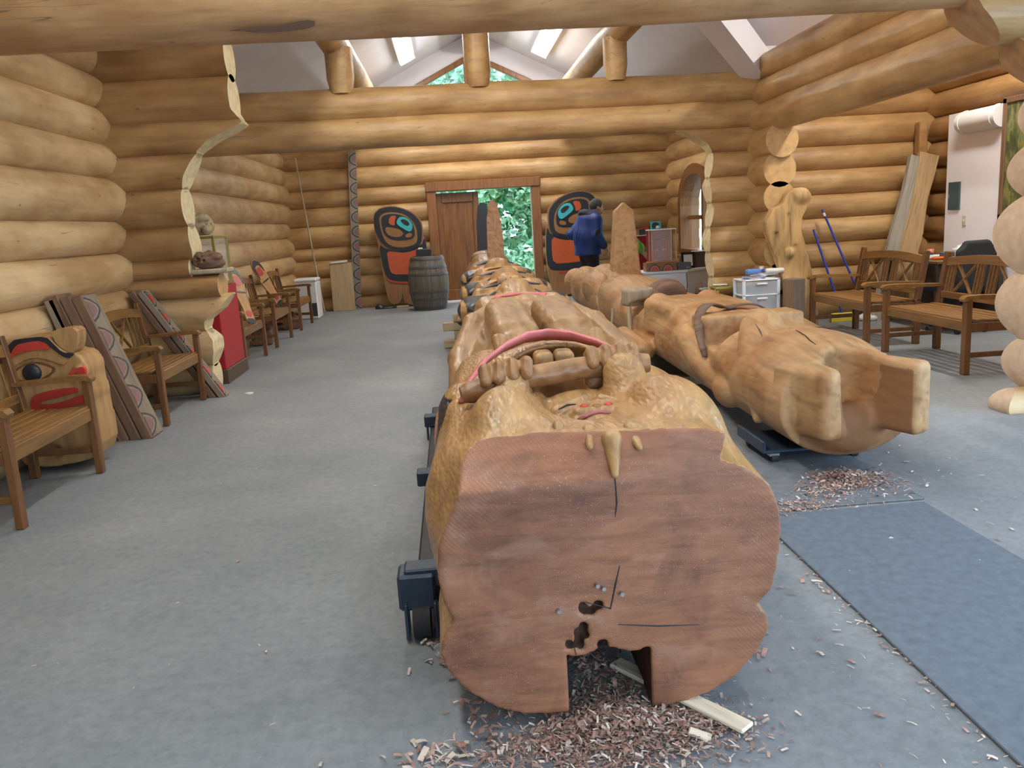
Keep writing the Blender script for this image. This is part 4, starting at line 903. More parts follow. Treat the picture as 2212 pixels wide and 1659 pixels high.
ex, ez = E(290, 745); S.ell((E(420, 1150)[0], 5.30, E(420, 1150)[1]), (.16, .04, .05), .01, cut=True); S.ell((E(380, 1380)[0], 5.29, E(380, 1380)[1]), (.13, .07, .07), .01, cut=True); S.ell((E(660, 740)[0], 5.34, E(660, 740)[1]), (.05, .05, .05), .01)
mb_ = S.mesh('head_block'); mb_.materials.append(MAT['mask_wood']); paint(mb_, [(lambda x, y, z: z < -9, BLK)]); link('head_block', mb_, bear, -BO)
def bl(pts, mat, name, y=5.318, th=.012, it=1): MB().prism(smooth_poly(bp(pts), it), y, y+th).build(name, mat, bear, -BO)
bl([(48, 690), (62, 630), (112, 492), (240, 472), (385, 458), (440, 510), (520, 590), (600, 590), (620, 600), (560, 640), (450, 560), (370, 490), (250, 500), (140, 530), (95, 650)], 'paint_black', 'painted_brow', 5.310)
bl([(100, 645), (145, 530), (250, 505), (370, 492), (445, 560), (300, 565), (180, 590)], 'paint_red', 'painted_forehead', 5.310)
bl([(70, 720), (180, 610), (300, 570), (430, 590), (560, 650), (540, 690), (420, 640), (300, 620), (190, 660), (110, 740)], 'mask_wood', 'brow_ridge', 5.305, .02)
bl([(85, 785), (200, 680), (300, 655), (390, 670), (490, 720), (380, 800), (290, 828), (200, 820)], 'teak_dark', 'eye_rim', 5.312, .01)
bl([(112, 782), (210, 695), (300, 672), (380, 688), (462, 722), (370, 788), (290, 812), (210, 806)], 'mask_wood', 'eye_socket', 5.308, .01)
b = MB(); b.lathe([(0, .02), (.038, .018), (.056, .006), (.058, -.01)], 20); b.build('eye', 'paint_black', bear, (ex-BO.x, 5.302-BO.y, ez), (math.pi/2, 0, 0))
bl([(270, 990), (290, 930), (380, 895), (520, 870), (640, 860), (650, 900), (500, 940), (360, 975), (345, 1000), (500, 985), (650, 930), (760, 890), (765, 960), (650, 1000), (480, 1040), (340, 1050), (285, 1035)], 'paint_red', 'lips', 5.307, .02)
bl([(580, 785), (600, 720), (660, 700), (700, 690), (720, 720), (715, 775), (690, 780), (680, 740), (630, 745), (610, 785)], 'paint_red', 'nostril', 5.285, .03)
MB().prism(smooth_poly(bp([(420, 430), (500, 395), (625, 395), (635, 500), (610, 590), (560, 590), (470, 530)]), 1), 5.330, 5.460).build('ear', 'mask_wood', bear, -BO)
# ---- bundles of leaning planks with carved fronts
wood_mat('plank_brown', (.20, .11, .06), 2, .65, .6, 1.3, 3, .2); wood_mat('plank_grey', (.29, .22, .155), 2, .7, .7, 1.2, 3, .2); paint_mat('paint_mauve', (.24, .125, .115), .7); paint_mat('paint_dull', (.05, .055, .055), .7); paint_mat('paint_aqua', (.20, .26, .24), .7)
def leaning_plank(label, bx, tx, y0, wy, L, th, mat, motifs, ty=0.0, group=None, shade=('paint_mauve', 'paint_dull')):
    ang = math.asin(max(-1, min(1, (bx-tx)/L))); 
    t = thing('carved_plank' if motifs else 'leaning_plank', label, 'plank', (bx, y0, 0), group=group, rot=(ty, -ang, 0))
    MB().box((-th/2, 0, L/2), (th, wy, L), .008).build('board', mat, t)
    if motifs: MB().box((.001, 0, L/2), (.006, wy-.016, L-.02), .002).build('carved_face', 'plank_grey', t)
    for i in range(motifs):
        z = L*(i+.5)/motifs; h = L/motifs*.42; y = lambda a: -wy/2+.02+a
        cres = [(-wy*.46+.001, h), (-wy*.1, h*.75), (wy*.22, h*.3), (wy*.28, 0), (wy*.22, -h*.3), (-wy*.1, -h*.75), (-wy*.46, -h)]
        f = lambda pts, k: [(a*k-(1-k)*wy*.46, c*k) for a, c in pts]
        MB().prism(f(cres, 1.0), 0, .0065, lambda a, c, q: (q, a, z+c)).build('painted_form', shade[1], t); MB().prism(f(cres, .82), .003, .009, lambda a, c, q: (q, a, z+c)).build('painted_form', 'paint_aqua' if len(shade) > 2 else 'plank_grey', t)
        MB().prism(f(cres, .62), .006, .0115, lambda a, c, q: (q, a, z+c)).build('painted_form', shade[0], t)
    return t
g1 = 'planks leaning beside the carved bear head'
for i, (bx, tx, L, m, mt, lb) in enumerate(((-2.27, -2.62, 1.13, 5, 'plank_brown', 'carved plank with faded mauve crescents, outermost of the bundle by the bear head'), (-2.355, -2.70, 1.13, 0, 'plank_brown', 'dark brown plank leaning behind the mauve crescent plank'), (-2.44, -2.785, 1.14, 0, 'plank_brown', 'middle brown plank of the bundle beside the bear head'), (-2.525, -2.81, 1.10, 0, 'plank_grey', 'greyish plank innermost of the bundle beside the bear head'))):
    leaning_plank(lb, bx, tx, 6.15-.0*i, .24, L, .075, mt, m, 0, g1)
g2 = 'planks leaning against the log buttress'
for i, (bx, tx, L, m, mt, lb) in enumerate(((-2.12, -2.72, 1.17, 6, 'plank_grey', 'pale plank painted with red and black ovals leaning by the log buttress'), (-2.205, -2.80, 1.17, 0, 'plank_brown', 'brown plank leaning behind the plank of red and black ovals'))):
    leaning_plank(lb, bx, tx, 7.545, .14, L, .06, mt, m, 0, g2, ('paint_red', 'paint_black', 1))
# ---- red plinth with glass case and driftwood
plain('plinth_red', (.42, .018, .022), .5, mott=.05); plain('plinth_brown', (.10, .06, .035), .6); plain('brass', (.42, .36, .06), .35, .6); glass('case_glass', (.92, .96, .90), .03, .10)
t = thing('display_plinth', 'tall red plinth with a brown base beside the log buttress', 'plinth', (-2.50, 8.575, 0)); MB().box((0, 0, .07), (.46, .78, .14), .006).build('base', 'plinth_brown', t); MB().box((0, 0, .545), (.43, .74, .81), .006).build('body', 'plinth_red', t); MB().box((-.02, -.392, .07), (.03, .006, .04), .001).build('socket', 'bolt', t)
t = thing('display_case', 'glass case with olive metal corner posts on the red plinth', 'display case', (-2.47, 8.55, .952))
for x in (-.18, .18):
    for y in (-.24, .24): MB().box((x, y, .24), (.025, .025, .47), .003).build('corner_post', 'brass', t)
for z in (.012, .475):
    for y in (-.24, .24): MB().box((0, y, z), (.385, .025, .025), .003).build('frame_rail', 'brass', t)
    for x in (-.18, .18): MB().box((x, 0, z), (.025, .455, .025), .003).build('frame_rail', 'brass', t)
for y in (-.245, .245): MB().box((0, y, .245), (.33, .004, .43)).build('pane', 'case_glass', t)
for x in (-.185, .185): MB().box((x, 0, .245), (.004, .45, .43)).build('pane', 'case_glass', t)
MB().box((0, 0, .49), (.39, .51, .008)).build('top_pane', 'case_glass', t)
wood_mat('burl_wood', (.22, .12, .07), 0, .7, .35, 1.8, 2, 1.0, stretch=9); wood_mat('driftwood', (.50, .38, .21), 1, .7, .5, 1.3, 2, .6, stretch=5)
R2 = random.Random(11)
def gnarl(name, mat, label, cat, loc, size, seed, n=9, vox=.01):
    r = random.Random(seed); S = Sculpt([-1.2*s-.03 for s in size], [1.2*s+.03 for s in size], vox)
    S.ell((0, 0, -.2*size[2]), (size[0]*.75, size[1]*.75, size[2]*.6), .03)
    for i in range(n):
        c = [r.uniform(-.55, .55)*s for s in size]; q = [r.uniform(.22, .48)*s for s in size]; S.ell(c, q, .02)
    for i in range(n):
        a = [r.uniform(-.9, .9)*s for s in size]; e = [r.uniform(-.9, .9)*s for s in size]; S.cap(a, e, .012, .006, .015, cut=True)
    lo = -.72*size[2]; S.box((0, 0, lo-.5), (2, 2, .5), .0, .005, cut=True)
    o = S.build(name, mat, None, (loc[0], loc[1], loc[2]-lo)); return tag(o, label, cat)
gnarl('driftwood_burl', 'driftwood', 'twisted pale driftwood knot on top of the glass case', 'driftwood', (-2.45, 8.52, 1.45), (.17, .17, .15), 3, 10, .009)
t = thing('burl_board', 'weathered split board lying on the mantel log', 'board', (-2.22, 7.80, 1.10)); MB().box((0, 0, .022), (.40, .22, .044), .012).build('board', 'old_wood', t)
gnarl('root_burl', 'burl_wood', 'dark whorled root burl on the mantel log', 'burl', (-2.22, 7.79, 1.146), (.17, .12, .12), 8, 12, .008)
# ---- painted paddles
wood_mat('paddle_wood', (.52, .27, .09), 2, .45)
def paddle(label, p, q, w=.155, yaw=0.0):
    p = Vector(p); q = Vector(q); L = (q-p).length; d = (q-p).normalized(); n = Vector((math.cos(yaw), -math.sin(yaw), .15)); n = (n-d*n.dot(d)).normalized(); s = d.cross(n)
    t = thing('painted_paddle', label, 'paddle', p); t.matrix_world = Matrix(((s.x, n.x, d.x, p.x), (s.y, n.y, d.y, p.y), (s.z, n.z, d.z, p.z), (0, 0, 0, 1)))
    o = [(-.32, 0), (.32, 0), (.36, .12), (.30, .25), (.42, .42), (.5, .62), (.5, .80), (.38, .93), (.14, 1), (-.14, 1), (-.38, .93), (-.5, .80), (-.5, .62), (-.42, .42), (-.30, .25), (-.36, .12)]
    def pl(pts, y0, y1, mat, nm): MB().prism(smooth_poly([(a*w, c*L) for a, c in pts], 1), y0, y1, lambda a, c, q2: (a, q2, c)).build(nm, mat, t)
    pl(o, -.012, .010, 'paddle_wood', 'blade')
    pl([(-.46, .62), (-.48, .82), (-.36, .92), (-.1, .985), (.1, .985), (.36, .92), (.48, .82), (.46, .66), (.36, .80), (.2, .87), (-.2, .87), (-.3, .80), (-.36, .62)], .006, .0135, 'paint_black', 'painted_tip')
    pl([(-.22, .66), (.22, .66), (.28, .74), (.2, .83), (-.2, .83), (-.28, .74)], .006, .0135, 'paint_red', 'painted_oval'); pl([(-.40, .53), (.40, .53), (.44, .56), (-.44, .56)], .006, .0135, 'paint_black', 'painted_band')
    pl([(-.22, .12), (.22, .12), (.24, .22), (-.24, .22)], .006, .0135, 'paint_red', 'painted_oval'); pl([(-.30, .0), (.30, .0), (.34, .09), (-.34, .09)], .006, .0135, 'paint_black', 'painted_foot'); return t
paddle('painted paddle with red oval leaning on the armchair beside the red plinth', (-2.27, 9.36, .455), (-2.49, 9.62, 1.09), .19, .5); paddle('painted paddle with red oval leaning behind two farther armchairs', (-2.42, 11.72, .455), (-2.70, 11.55, 1.10), .19, .5)
# ---- freezer box, boards and strip by the back corner
plain('enamel', (.80, .80, .80), .35, mott=.02); wood_mat('board_tan', (.50, .36, .19), 2, .75, .8, 1.1)
t = thing('box_freezer', 'small white box freezer with a lid behind the last armchair', 'freezer', (-2.45, 14.2, 0)); MB().box((0, 0, .31), (.36, .44, .62), .02).build('body', 'enamel', t); MB().box((0, 0, .65), (.38, .46, .055), .02).build('lid', 'enamel', t); MB().box((.10, -.225, .16), (.12, .01, .22), .003).build('vent_grille', 'paint_dull', t)
t = thing('tan_board', 'plain tan board leaning beside the carved strip', 'board', (-2.0, 15.16, 0), rot=(-.09, 0, .04)); MB().box((0, 0, .43), (.40, .03, .86), .004).build('board', 'board_tan', t)
tag(MB().box((0, 0, 0), (.30, .08, .03), .003).build('paper_pad', 'paint_white', None, (-2.03, 15.24, .878), (0, -.05, .05)), 'white paper pad lying on top of the tan board', 'paper')
t = thing('carved_strip', 'tall narrow board carved with a column of painted crescents', 'carved board', (-1.775, 15.28, 0), rot=(-.045, .050, 0))
MB().box((0, 0, 1.42), (.145, .05, 2.84), .004).build('board', 'plank_grey', t)
for i in range(11):
    z = .13+.254*i; cr = [(.07, .115), (.02, .10), (-.045, .05), (-.058, 0), (-.045, -.05), (.02, -.10), (.07, -.115)]
    for k, (sc, mt) in enumerate(((1.0, 'paint_dull'), (.80, 'paint_aqua'), (.66, 'paint_mauve'))): MB().prism([(.07-(.07-a)*sc, c*sc) for a, c in cr], -.026-.003*k, -.020, lambda a, c, q: (a, q, z+c)).build('painted_form', mt, t)
tag(MB().tube([(-2.33, 14.95, .02), (-2.47, 15.08, 1.3), (-2.60, 15.16, 2.72)], [.017, .016, .014], 8).build('long_pole', 'old_wood'), 'long grey pole leaning in the far left corner', 'pole')
# ---- two big painted feather panels
wood_mat('panel_wood', (.30, .145, .055), 2, .5, .65, 1.25, 3, .15); paint_mat('paint_brownpanel', (.27, .13, .04), .5)
PS = 6.38
def pp(pts, y=15.12): return [(lambda v: (v.x, v.z))(at_y(780+a/PS, 420+c/PS, y)) for a, c in pts]
PL = [('board', 'panel_wood', [(165, 330), (175, 260), (220, 200), (300, 165), (430, 150), (560, 175), (680, 220), (770, 290), (830, 360), (850, 450), (848, 560), (885, 600), (930, 890), (940, 1150), (900, 1480), (820, 1530), (740, 1530), (650, 1500), (600, 1490), (575, 1380), (545, 1470), (470, 1515), (400, 1490), (360, 1400), (310, 1150), (280, 950), (240, 700), (200, 560), (175, 420)]),
 ('painted_form', 'paint_black', [(238, 670), (330, 740), (520, 780), (840, 700), (862, 600), (885, 610), (925, 880), (928, 1150), (780, 1185), (640, 1190), (520, 1190), (400, 1170), (345, 1120), (310, 1030)]),
 ('painted_form', 'paint_orange', [(350, 775), (480, 785), (560, 800), (700, 780), (825, 715), (850, 900), (850, 1080), (680, 1095), (560, 1095), (440, 1095), (395, 1040), (375, 920)]),
 ('painted_form', 'paint_red', [(345, 1130), (400, 1182), (520, 1198), (640, 1198), (800, 1190), (800, 1212), (640, 1220), (520, 1218), (400, 1205)]),
 ('painted_form', 'paint_black', [(174, 330), (188, 262), (235, 210), (310, 177), (430, 162), (550, 185), (670, 232), (760, 300), (815, 370), (836, 450), (838, 560), (830, 660), (780, 720), (660, 755), (520, 768), (400, 740), (310, 680), (250, 600), (200, 500)]),
 ('painted_form', 'paint_brownpanel', [(245, 330), (265, 285), (330, 245), (450, 235), (600, 265), (705, 350), (765, 460), (780, 600), (760, 670), (660, 712), (520, 728), (400, 698), (325, 630), (275, 500)]),
 ('painted_form', 'paint_black', [(275, 330), (305, 285), (400, 258), (560, 275), (690, 345), (740, 470), (740, 590), (640, 622), (480, 630), (380, 600), (315, 540), (285, 430)]),
 ('painted_form', 'paint_brownpanel', [(335, 440), (420, 450), (520, 470), (585, 520), (560, 575), (460, 582), (385, 560), (340, 510)]),
 ('painted_form', 'paint_brownpanel', [(620, 540), (690, 515), (710, 565), (650, 590), (605, 582)]),
 ('painted_form', 'paint_orange', [(385, 320), (420, 285), (490, 290), (462, 360), (465, 430), (380, 400)]),
 ('painted_form', 'paint_teal', [(488, 370), (520, 310), (570, 298), (640, 320), (703, 390), (710, 450), (690, 500), (650, 505), (560, 450), (500, 410)]),
 ('painted_form', 'paint_black', [(535, 350), (580, 332), (640, 355), (674, 402), (640, 432), (590, 405)])]
def panel(label, mirror):
    ax = 0
    eL = at_y(780+600/PS, 420+400/PS, 15.12); eR = at_y(1221, 455, 15.12)
    t = thing('feather_panel', label, 'carved panel', (0, 15.12, 0))
    tf = (lambda a, c: (a, c)) if not mirror else (lambda a, c: (eR.x+(eL.x-a)*1.04, eR.z+(c-eL.z)*1.045))
    z0 = min(tf(*q)[1] for q in pp(PL[0][2])); t.location.x = tf(*pp(PL[0][2])[0])[0]; X0 = t.location.x
    for i, (nm, mt, pts) in enumerate(PL):
        pl = [tf(*q) for q in smooth_poly(pp(pts), 1)]
        y0 = 0.0 if i == 0 else -.004*i; y1 = .09 if i == 0 else .0
        MB().prism([(a-X0, c-z0) for a, c in pl], y0, y1).build(nm, mt, t)
    MB().box(((pp([(575, 1400)])[0][0]-X0) if not mirror else tf(*pp([(575, 1400)])[0])[0]-X0, -.002, .12), (.012, .012, .24), .002).build('split_line', 'paint_dull', t)
    return t
panel('tall painted feather panel with a turquoise eye standing behind the barrel', False); panel('tall painted feather panel with a turquoise eye standing behind the man in blue', True)
# ---- barrel
wood_mat('stave_wood', (.17, .15, .115), 2, .7, .55, 1.3, 3, .2); plain('hoop_steel', (.12, .125, .13), .5, .6)
t = thing('oak_barrel', 'grey weathered oak barrel with steel hoops beside the far door', 'barrel', (-.42, 14.42, 0))
def rad(z): return .275+.075*math.sin(math.pi*min(1, max(0, z/.92)))
ns = 20
st = None
for k in range(ns):
    if st is None:
        b = MB(); da = math.pi/ns*.97; m = 10; P = []
        for i in range(m+1):
            z = .92*i/m; r = rad(z)
            for (rr, a) in ((r, -da), (r*1.004, 0), (r, da), (r-.03, da), (r-.03, -da)): P.append((rr*math.cos(a), rr*math.sin(a), z))
        F = [(i*5+q, i*5+(q+1) % 5, i*5+5+(q+1) % 5, i*5+5+q) for i in range(m) for q in range(5)]+[tuple(range(4, -1, -1)), tuple(range(m*5, m*5+5))]
        b.add(P, F); st = b.build('stave', 'stave_wood', t)
    else:
        o = st.copy(); COL.objects.link(o); o.parent = t; o.rotation_euler = (0, 0, 2*math.pi*k/ns)
for z in (.05, .19, .31, .61, .73, .87): MB().lathe([(rad(z-.022)+.004, z-.022), (rad(z)+.007, z), (rad(z+.022)+.004, z+.022)], 40).build('hoop', 'hoop_steel', t)
MB().lathe([(0, .88), (.272, .88)], 24).build('barrel_head', 'stave_wood', t); MB().lathe([(0, .04), (.272, .04)], 24).build('barrel_head', 'stave_wood', t)
t = thing('black_box', 'black box standing on the barrel', 'box', (-.47, 14.50, .882)); MB().box((0, 0, .075), (.26, .12, .15), .004).build('body', 'paint_black', t)
tag(MB().box((0, 0, 0), (.08, .05, .025), .006).build('white_tag', 'paint_white', None, (-.52, 14.50, 1.046)), 'small white card on the black box', 'card')
S = Sculpt((-.25, -.12, -.02), (.25, .12, .14), .01); S.ell((0, 0, .0), (.20, .09, .05), .02); S.ell((-.12, 0, .03), (.07, .07, .06), .02); S.box((0, 0, -.1), (.5, .5, .1), 0, .004, cut=True)
tag(S.build('black_rag', 'paint_black', None, (-1.24, 15.05, 0)), 'crumpled black rag on the floor under the feather panel', 'rag'); tag(MB().box((0, 0, .02), (.22, .10, .04), .004).build('wood_offcut', 'block_wood', None, (-.94, 14.98, 0), (0, 0, .2)), 'small flat wood offcut on the floor before the feather panel', 'offcut')
# ---- clutter under the armchairs
for i, (x, y, mt, lb) in enumerate(((-2.62, 9.75, 'plank_brown', 'dark rough wood offcut under the armchair with the near paddle'), (-2.60, 11.2, 'plank_brown', 'dark rough wood offcut under the armchair between the two paddles'), (-2.58, 12.85, 'plank_brown', 'dark rough wood offcut under the armchair before the freezer'))):
    S = Sculpt((-.2, -.32, -.02), (.2, .32, .3), .014); S.box((0, 0, .09), (.13, .27, .09), .03, .02); S.ell((.05, .1, .17), (.12, .14, .08), .03); S.cap((-.1, -.3, .2), (.15, .2, .16), .02, .02, .02, cut=True); tag(S.build('wood_offcut', mt, None, (x, y, 0), (0, 0, .2*i)), lb, 'offcut')
tag(MB().prism([(-.04, -.02), (.0, -.03), (.04, -.01), (.03, .03), (-.02, .025)], 0, .012, lambda a, c, q: (a, c, q)).build('paper_scrap', 'paint_white', None, (-1.93, 7.55, 0)), 'tiny white paper scrap on the open floor', 'paper')
# ================================================================== RIGHT SIDE: ALCOVE, COUNTER, PEOPLE
# ---- white arched counter
plain('white_paint', (.74, .76, .80), .5, mott=.05)
cn = thing('arched_counter', 'white painted counter with arched openings in its panels', 'counter', (3.1, 11.6, 0))
def arch_panel(p0, p1, h, th, holes, name):
    p0 = Vector(p0); p1 = Vector(p1); L = (p1-p0).length; d = (p1-p0).normalized(); n = Vector((d.y, -d.x, 0)); S = []
    pl = [(0, 0)]
    for c, r, z in holes: pl += [(c-r, 0), (c-r, z)]+[(c-r*math.cos(a), z+r*math.sin(a)) for a in (math.pi*i/10 for i in range(1, 10))]+[(c+r, z), (c+r, 0)]
    pl += [(L, 0), (L, h), (0, h)]
    # strips keep the faces convex
    b = MB(); xs = sorted({0.0, L}|{c+s*r*k for c, r, z in holes for s in (-1, 1) for k in (1, .96, .85, .7, .5, .25, 0)})
    def low(x):
        for c, r, z in holes:
            if c-r-1e-6 < x < c+r+1e-6: return z+math.sqrt(max(0, r*r-(x-c)**2))
        return 0
    for a, c in zip(xs, xs[1:]):
        m = (a+c)/2; ins = any(c0-r < m < c0+r for c0, r, z in holes)
        la, lc = (low(a), low(c)) if ins else (0, 0)
        P = [p0+d*u+n*q+Vector((0, 0, z)) for q in (0, -th) for u, z in ((a, la), (c, lc), (c, h), (a, h))]
        b.add(P, [(0, 1, 2, 3), (7, 6, 5, 4), (0, 4, 5, 1), (3, 2, 6, 7), (1, 5, 6, 2), (0, 3, 7, 4)])
    return b.build(name, 'white_paint', cn, (-3.1, -11.6, 0))
arch_panel((2.50, 11.45, 0), (3.28, 11.45, 0), .575, .03, [(.10, .13, .25), (.55, .155, .26)], 'front_panel'); arch_panel((3.28, 11.45, 0), (3.78, 11.85, 0), .575, .03, [(.32, .13, .27)], 'end_panel')
MB().prism([(2.47, 11.43), (3.29, 11.43), (3.80, 11.83), (3.72, 12.2), (2.47, 12.0)], .576, .60, lambda a, c, q: (a, c, q)).build('counter_top', 'white_paint', cn, (-3.1, -11.6, 0))
MB().box((2.5, 11.75, .29), (.03, .5, .57), .003).build('side_panel', 'white_paint', cn, (-3.1, -11.6, 0)); MB().tube([(3.27, 11.44, .56), (3.28, 11.44, .4), (3.265, 11.44, .25), (3.28, 11.44, .02)], .004, 5).build('cable', 'paint_black', cn, (-3.1, -11.6, 0))
# things on the counter
CT = .601
t = thing('red_cabinet', 'bright red cabinet standing behind the white counter', 'cabinet', (3.27, 13.4, 0)); MB().box((0, 0, .53), (.56, .30, 1.06), .006).build('body', 'plinth_red', t); MB().box((-.11, 0, 1.067), (.36, .31, .014), .003).build('top', 'paint_white', t); MB().box((-.03, -.152, .53), (.014, .004, 1.04)).build('door_gap', 'paint_black', t)
t = thing('arch_base_box', 'small wooden box painted with two striped arches under the glass cabinet', 'box', (2.94, 11.62, CT)); MB().box((0, 0, .06), (.44, .20, .12), .003).build('body', 'teak', t)
for x in (-.10, .09):
    for k, (s, mt) in enumerate(((1, 'paint_dull'), (.82, 'paint_aqua'), (.68, 'paint_red'))): MB().prism([(x+.08*s*math.cos(a), .095*s*math.sin(a)) for a in (math.pi*i/12 for i in range(13))], -.102-.002*k, -.098, lambda a, c, q: (a, q, c+.006)).build('painted_arch', mt, t)
plain('cab_wood', (.46, .22, .10), .4); glass('cab_glass', (.95, .97, .97), .03, .15); plain('cab_gold', (.62, .45, .20), .35, .4); plain('back_red', (.30, .045, .05), .6)
t = thing('glass_cabinet', 'small glass display cabinet with red back and shelves on the painted box', 'cabinet', (2.97, 11.64, CT+.121))
MB().box((0, .085, .225), (.38, .008, .45)).build('back_panel', 'back_red', t); MB().box((0, 0, .455), (.40, .19, .014), .003).build('top', 'enamel', t); MB().box((0, 0, .006), (.40, .19, .012), .002).build('bottom', 'cab_wood', t)
for x in (-.19, -.13, .05, .125, .192):
    MB().box((x, -.088, .23), (.016, .012, .44), .002).build('stile', 'cab_wood' if x < .1 else 'cab_gold', t)
for z in (.15, .30): MB().box((0, 0, z), (.36, .16, .006)).build('shelf', 'cab_glass', t)
MB().box((-.02, -.09, .23), (.30, .003, .43)).build('pane', 'cab_glass', t); MB().box((.195, 0, .23), (.003, .17, .43)).build('pane', 'cab_glass', t)
for i in range(6):
    x = -.09+.12*(i % 2); z = .012+.148*(i//2); MB().box((x, -.03, z+.012), (.07, .05, .02), .004).build('trinket', ['bolt', 'paint_dull', 'paint_aqua'][i % 3], t)
t = thing('bird_photo_card', 'small picture card with a dark bird on top of the glass cabinet', 'picture', (2.90, 11.64, CT+.121+.462), rot=(-.1, 0, 0)); MB().box((0, 0, .055), (.15, .012, .11), .003).build('card', 'paint_teal', t); MB().prism(smooth_poly([(-.06, .01), (.0, .01), (.03, .05), (.06, .07), (.0, .10), (-.05, .09)], 1), -.009, -.004).build('print', 'paint_black', t); MB().prism(smooth_poly([(-.01, .012), (.05, .012), (.045, .04), (.01, .055)], 1), -.012, -.006).build('print', 'paint_white', t)
t = thing('camera_box', 'small blue and red box on the red cabinet', 'box', (3.10, 13.36, 1.075)); MB().box((0, 0, .045), (.11, .06, .09), .003).build('body', 'paint_dull', t); MB().box((.06, .04, .06), (.10, .02, .12), .003).build('back_card', 'paint_red', t)
plain('grey_box', (.09, .10, .11), .5); t = thing('grey_case', 'low grey case on the white counter', 'box', (3.275, 11.62, CT)); MB().box((0, 0, .05), (.20, .14, .10), .006).build('body', 'grey_box', t); MB().box((.05, -.072, .03), (.05, .004, .02)).build('latch', 'bolt', t)
t = thing('photo_frame', 'black framed pale photograph standing on the white counter', 'picture frame', (3.40, 11.78, CT), rot=(-.12, 0, .1))
for q in (((-.085, .115), (.035, .23)), ((.085, .115), (.035, .23)), ((0, .215), (.20, .035)), ((0, .018), (.20, .035))): MB().box((q[0][0], 0, q[0][1]), (q[1][0], .02, q[1][1]), .003).build('frame_bar', 'paint_black', t)
MB().box((0, .003, .115), (.14, .006, .17)).build('photo', 'paint_white', t); MB().prism([(-.03, .03), (.04, .03), (.02, .08), (-.01, .07)], -.004, .001).build('print', 'paint_dull', t)
plain('shade_brown', (.07, .05, .04), .7); t = thing('box_lamp', 'dark brown tapered box lamp with a white top beside the photo frame', 'lamp', (3.60, 11.92, CT))
P = [(-.10, -.08, 0), (.10, -.08, 0), (.10, .08, 0), (-.10, .08, 0), (-.085, -.07, .22), (.085, -.07, .22), (.085, .07, .22), (-.085, .07, .22)]; MB().add(P, [(0, 1, 5, 4), (1, 2, 6, 5), (2, 3, 7, 6), (3, 0, 4, 7), (3, 2, 1, 0), (4, 5, 6, 7)]).build('shade', 'shade_brown', t); MB().box((0, 0, .228), (.19, .15, .014), .004).build('lid', 'enamel', t)
wood_mat('stool_yellow', (.40, .30, .06), 0, .5); t = thing('paint_stool', 'low yellow wooden step carrying a paint tin', 'step', (3.45, 11.12, 0)); MB().box((0, 0, .16), (.34, .24, .025), .004).build('top', 'stool_yellow', t)
for x in (-.14, .14): MB().box((x, 0, .073), (.03, .2, .146), .004).build('leg', 'stool_yellow', t)
t = thing('paint_tin', 'white paint tin with a maroon label on the yellow step', 'paint tin', (3.43, 11.12, .174)); MB().lathe([(.075, 0), (.078, .005), (.075, .01), (.075, .18), (.079, .185), (.075, .19), (.0, .186)], 20).build('can', 'enamel', t); plain('label_maroon', (.28, .02, .05), .5); MB().lathe([(.0765, .02), (.0765, .165)], 20).build('label', 'label_maroon', t)
MB().tube([(-.075, 0, .17), (-.06, -.03, .23), (0, -.04, .25), (.06, -.03, .23), (.075, 0, .17)], .003, 6).build('handle', 'bolt', t)
# ---- clear drawer tower with papers, little table
glass('clear_plastic', (.80, .86, .92), .25, .42); plain('plastic_white', (.78, .82, .86), .4, mott=.02)
t = thing('drawer_tower', 'three-drawer translucent plastic storage tower with white frame', 'drawers', (3.46, 9.26, 0))
for x in (-.20, .20):
    for y in (-.15, .15):
        MB().box((x, y, .35), (.035, .03, .52), .006).build('post', 'plastic_white', t); MB().tube([(x-.012, y, .035), (x+.012, y, .035)], .035, 12).build('caster', 'rubber_black', t); MB().box((x, y, .075), (.02, .02, .03)).build('caster_stem', 'bolt', t)
for z in (.10, .265, .43, .60): MB().box((0, 0, z), (.435, .33, .018), .005).build('frame_shelf', 'plastic_white', t)
for k, z in enumerate((.11, .275, .44)):
    d = MB(); n = 8; arc = [(-.18+.36*i/n, -.152-.028*math.sin(math.pi*i/n)) for i in range(n+1)]
    P = [(x, y, z+.005) for x, y in arc]+[(x, y, z+.145) for x, y in arc]; d.add(P, [(i, i+1, i+n+2, i+n+1) for i in range(n)], True); d.box((0, 0, z+.008), (.36, .30, .006)); d.box((-.18, 0, z+.07), (.004, .30, .13)); d.box((.18, 0, z+.07), (.004, .30, .13)); dr_ = d.build('drawer', 'clear_plastic', t)
    MB().box((0, -.186, z+.118), (.12, .012, .02), .004).build('pull', 'plastic_white', dr_)
    MB().box(([-.06, -.10, -.05][k], 0, z+.05), (.18, .2, .07), .01).build('contents', ['grey_box', 'grey_box', 'paint_dull'][k], dr_)
MB().lathe([(0, 0), (.045, 0), (.045, .09), (0, .09)], 14, (.03, -.06, .29)).build('contents', 'paint_red', t)
papers = [('white magazine at the bottom of the heap on the drawer tower', (.02, .0), .3, (.30, .22), 'paint_white'), ('purple printed leaflet in the heap on the drawer tower', (-.05, -.03), -.2, (.24, .17), 'paper_purple'), ('white leaflet askew on the drawer tower heap', (.08, .03), .7, (.26, .18), 'paint_white'), ('blue-edged leaflet on the drawer tower heap', (.10, -.02), .1, (.22, .15), 'paper_blue')]
plain('paper_purple', (.30, .27, .45), .6, mott=.4, ms=40); plain('paper_blue', (.62, .68, .82), .6, mott=.2, ms=30)
z = .61
for lb, (x, y), a, (w, h), mt in papers:
    tag(MB().box((0, 0, .006), (w, h, .012), .002).build('leaflet', mt, None, (3.46+x, 9.24+y, z), (0, 0, a)), lb, 'leaflet'); z += .0125
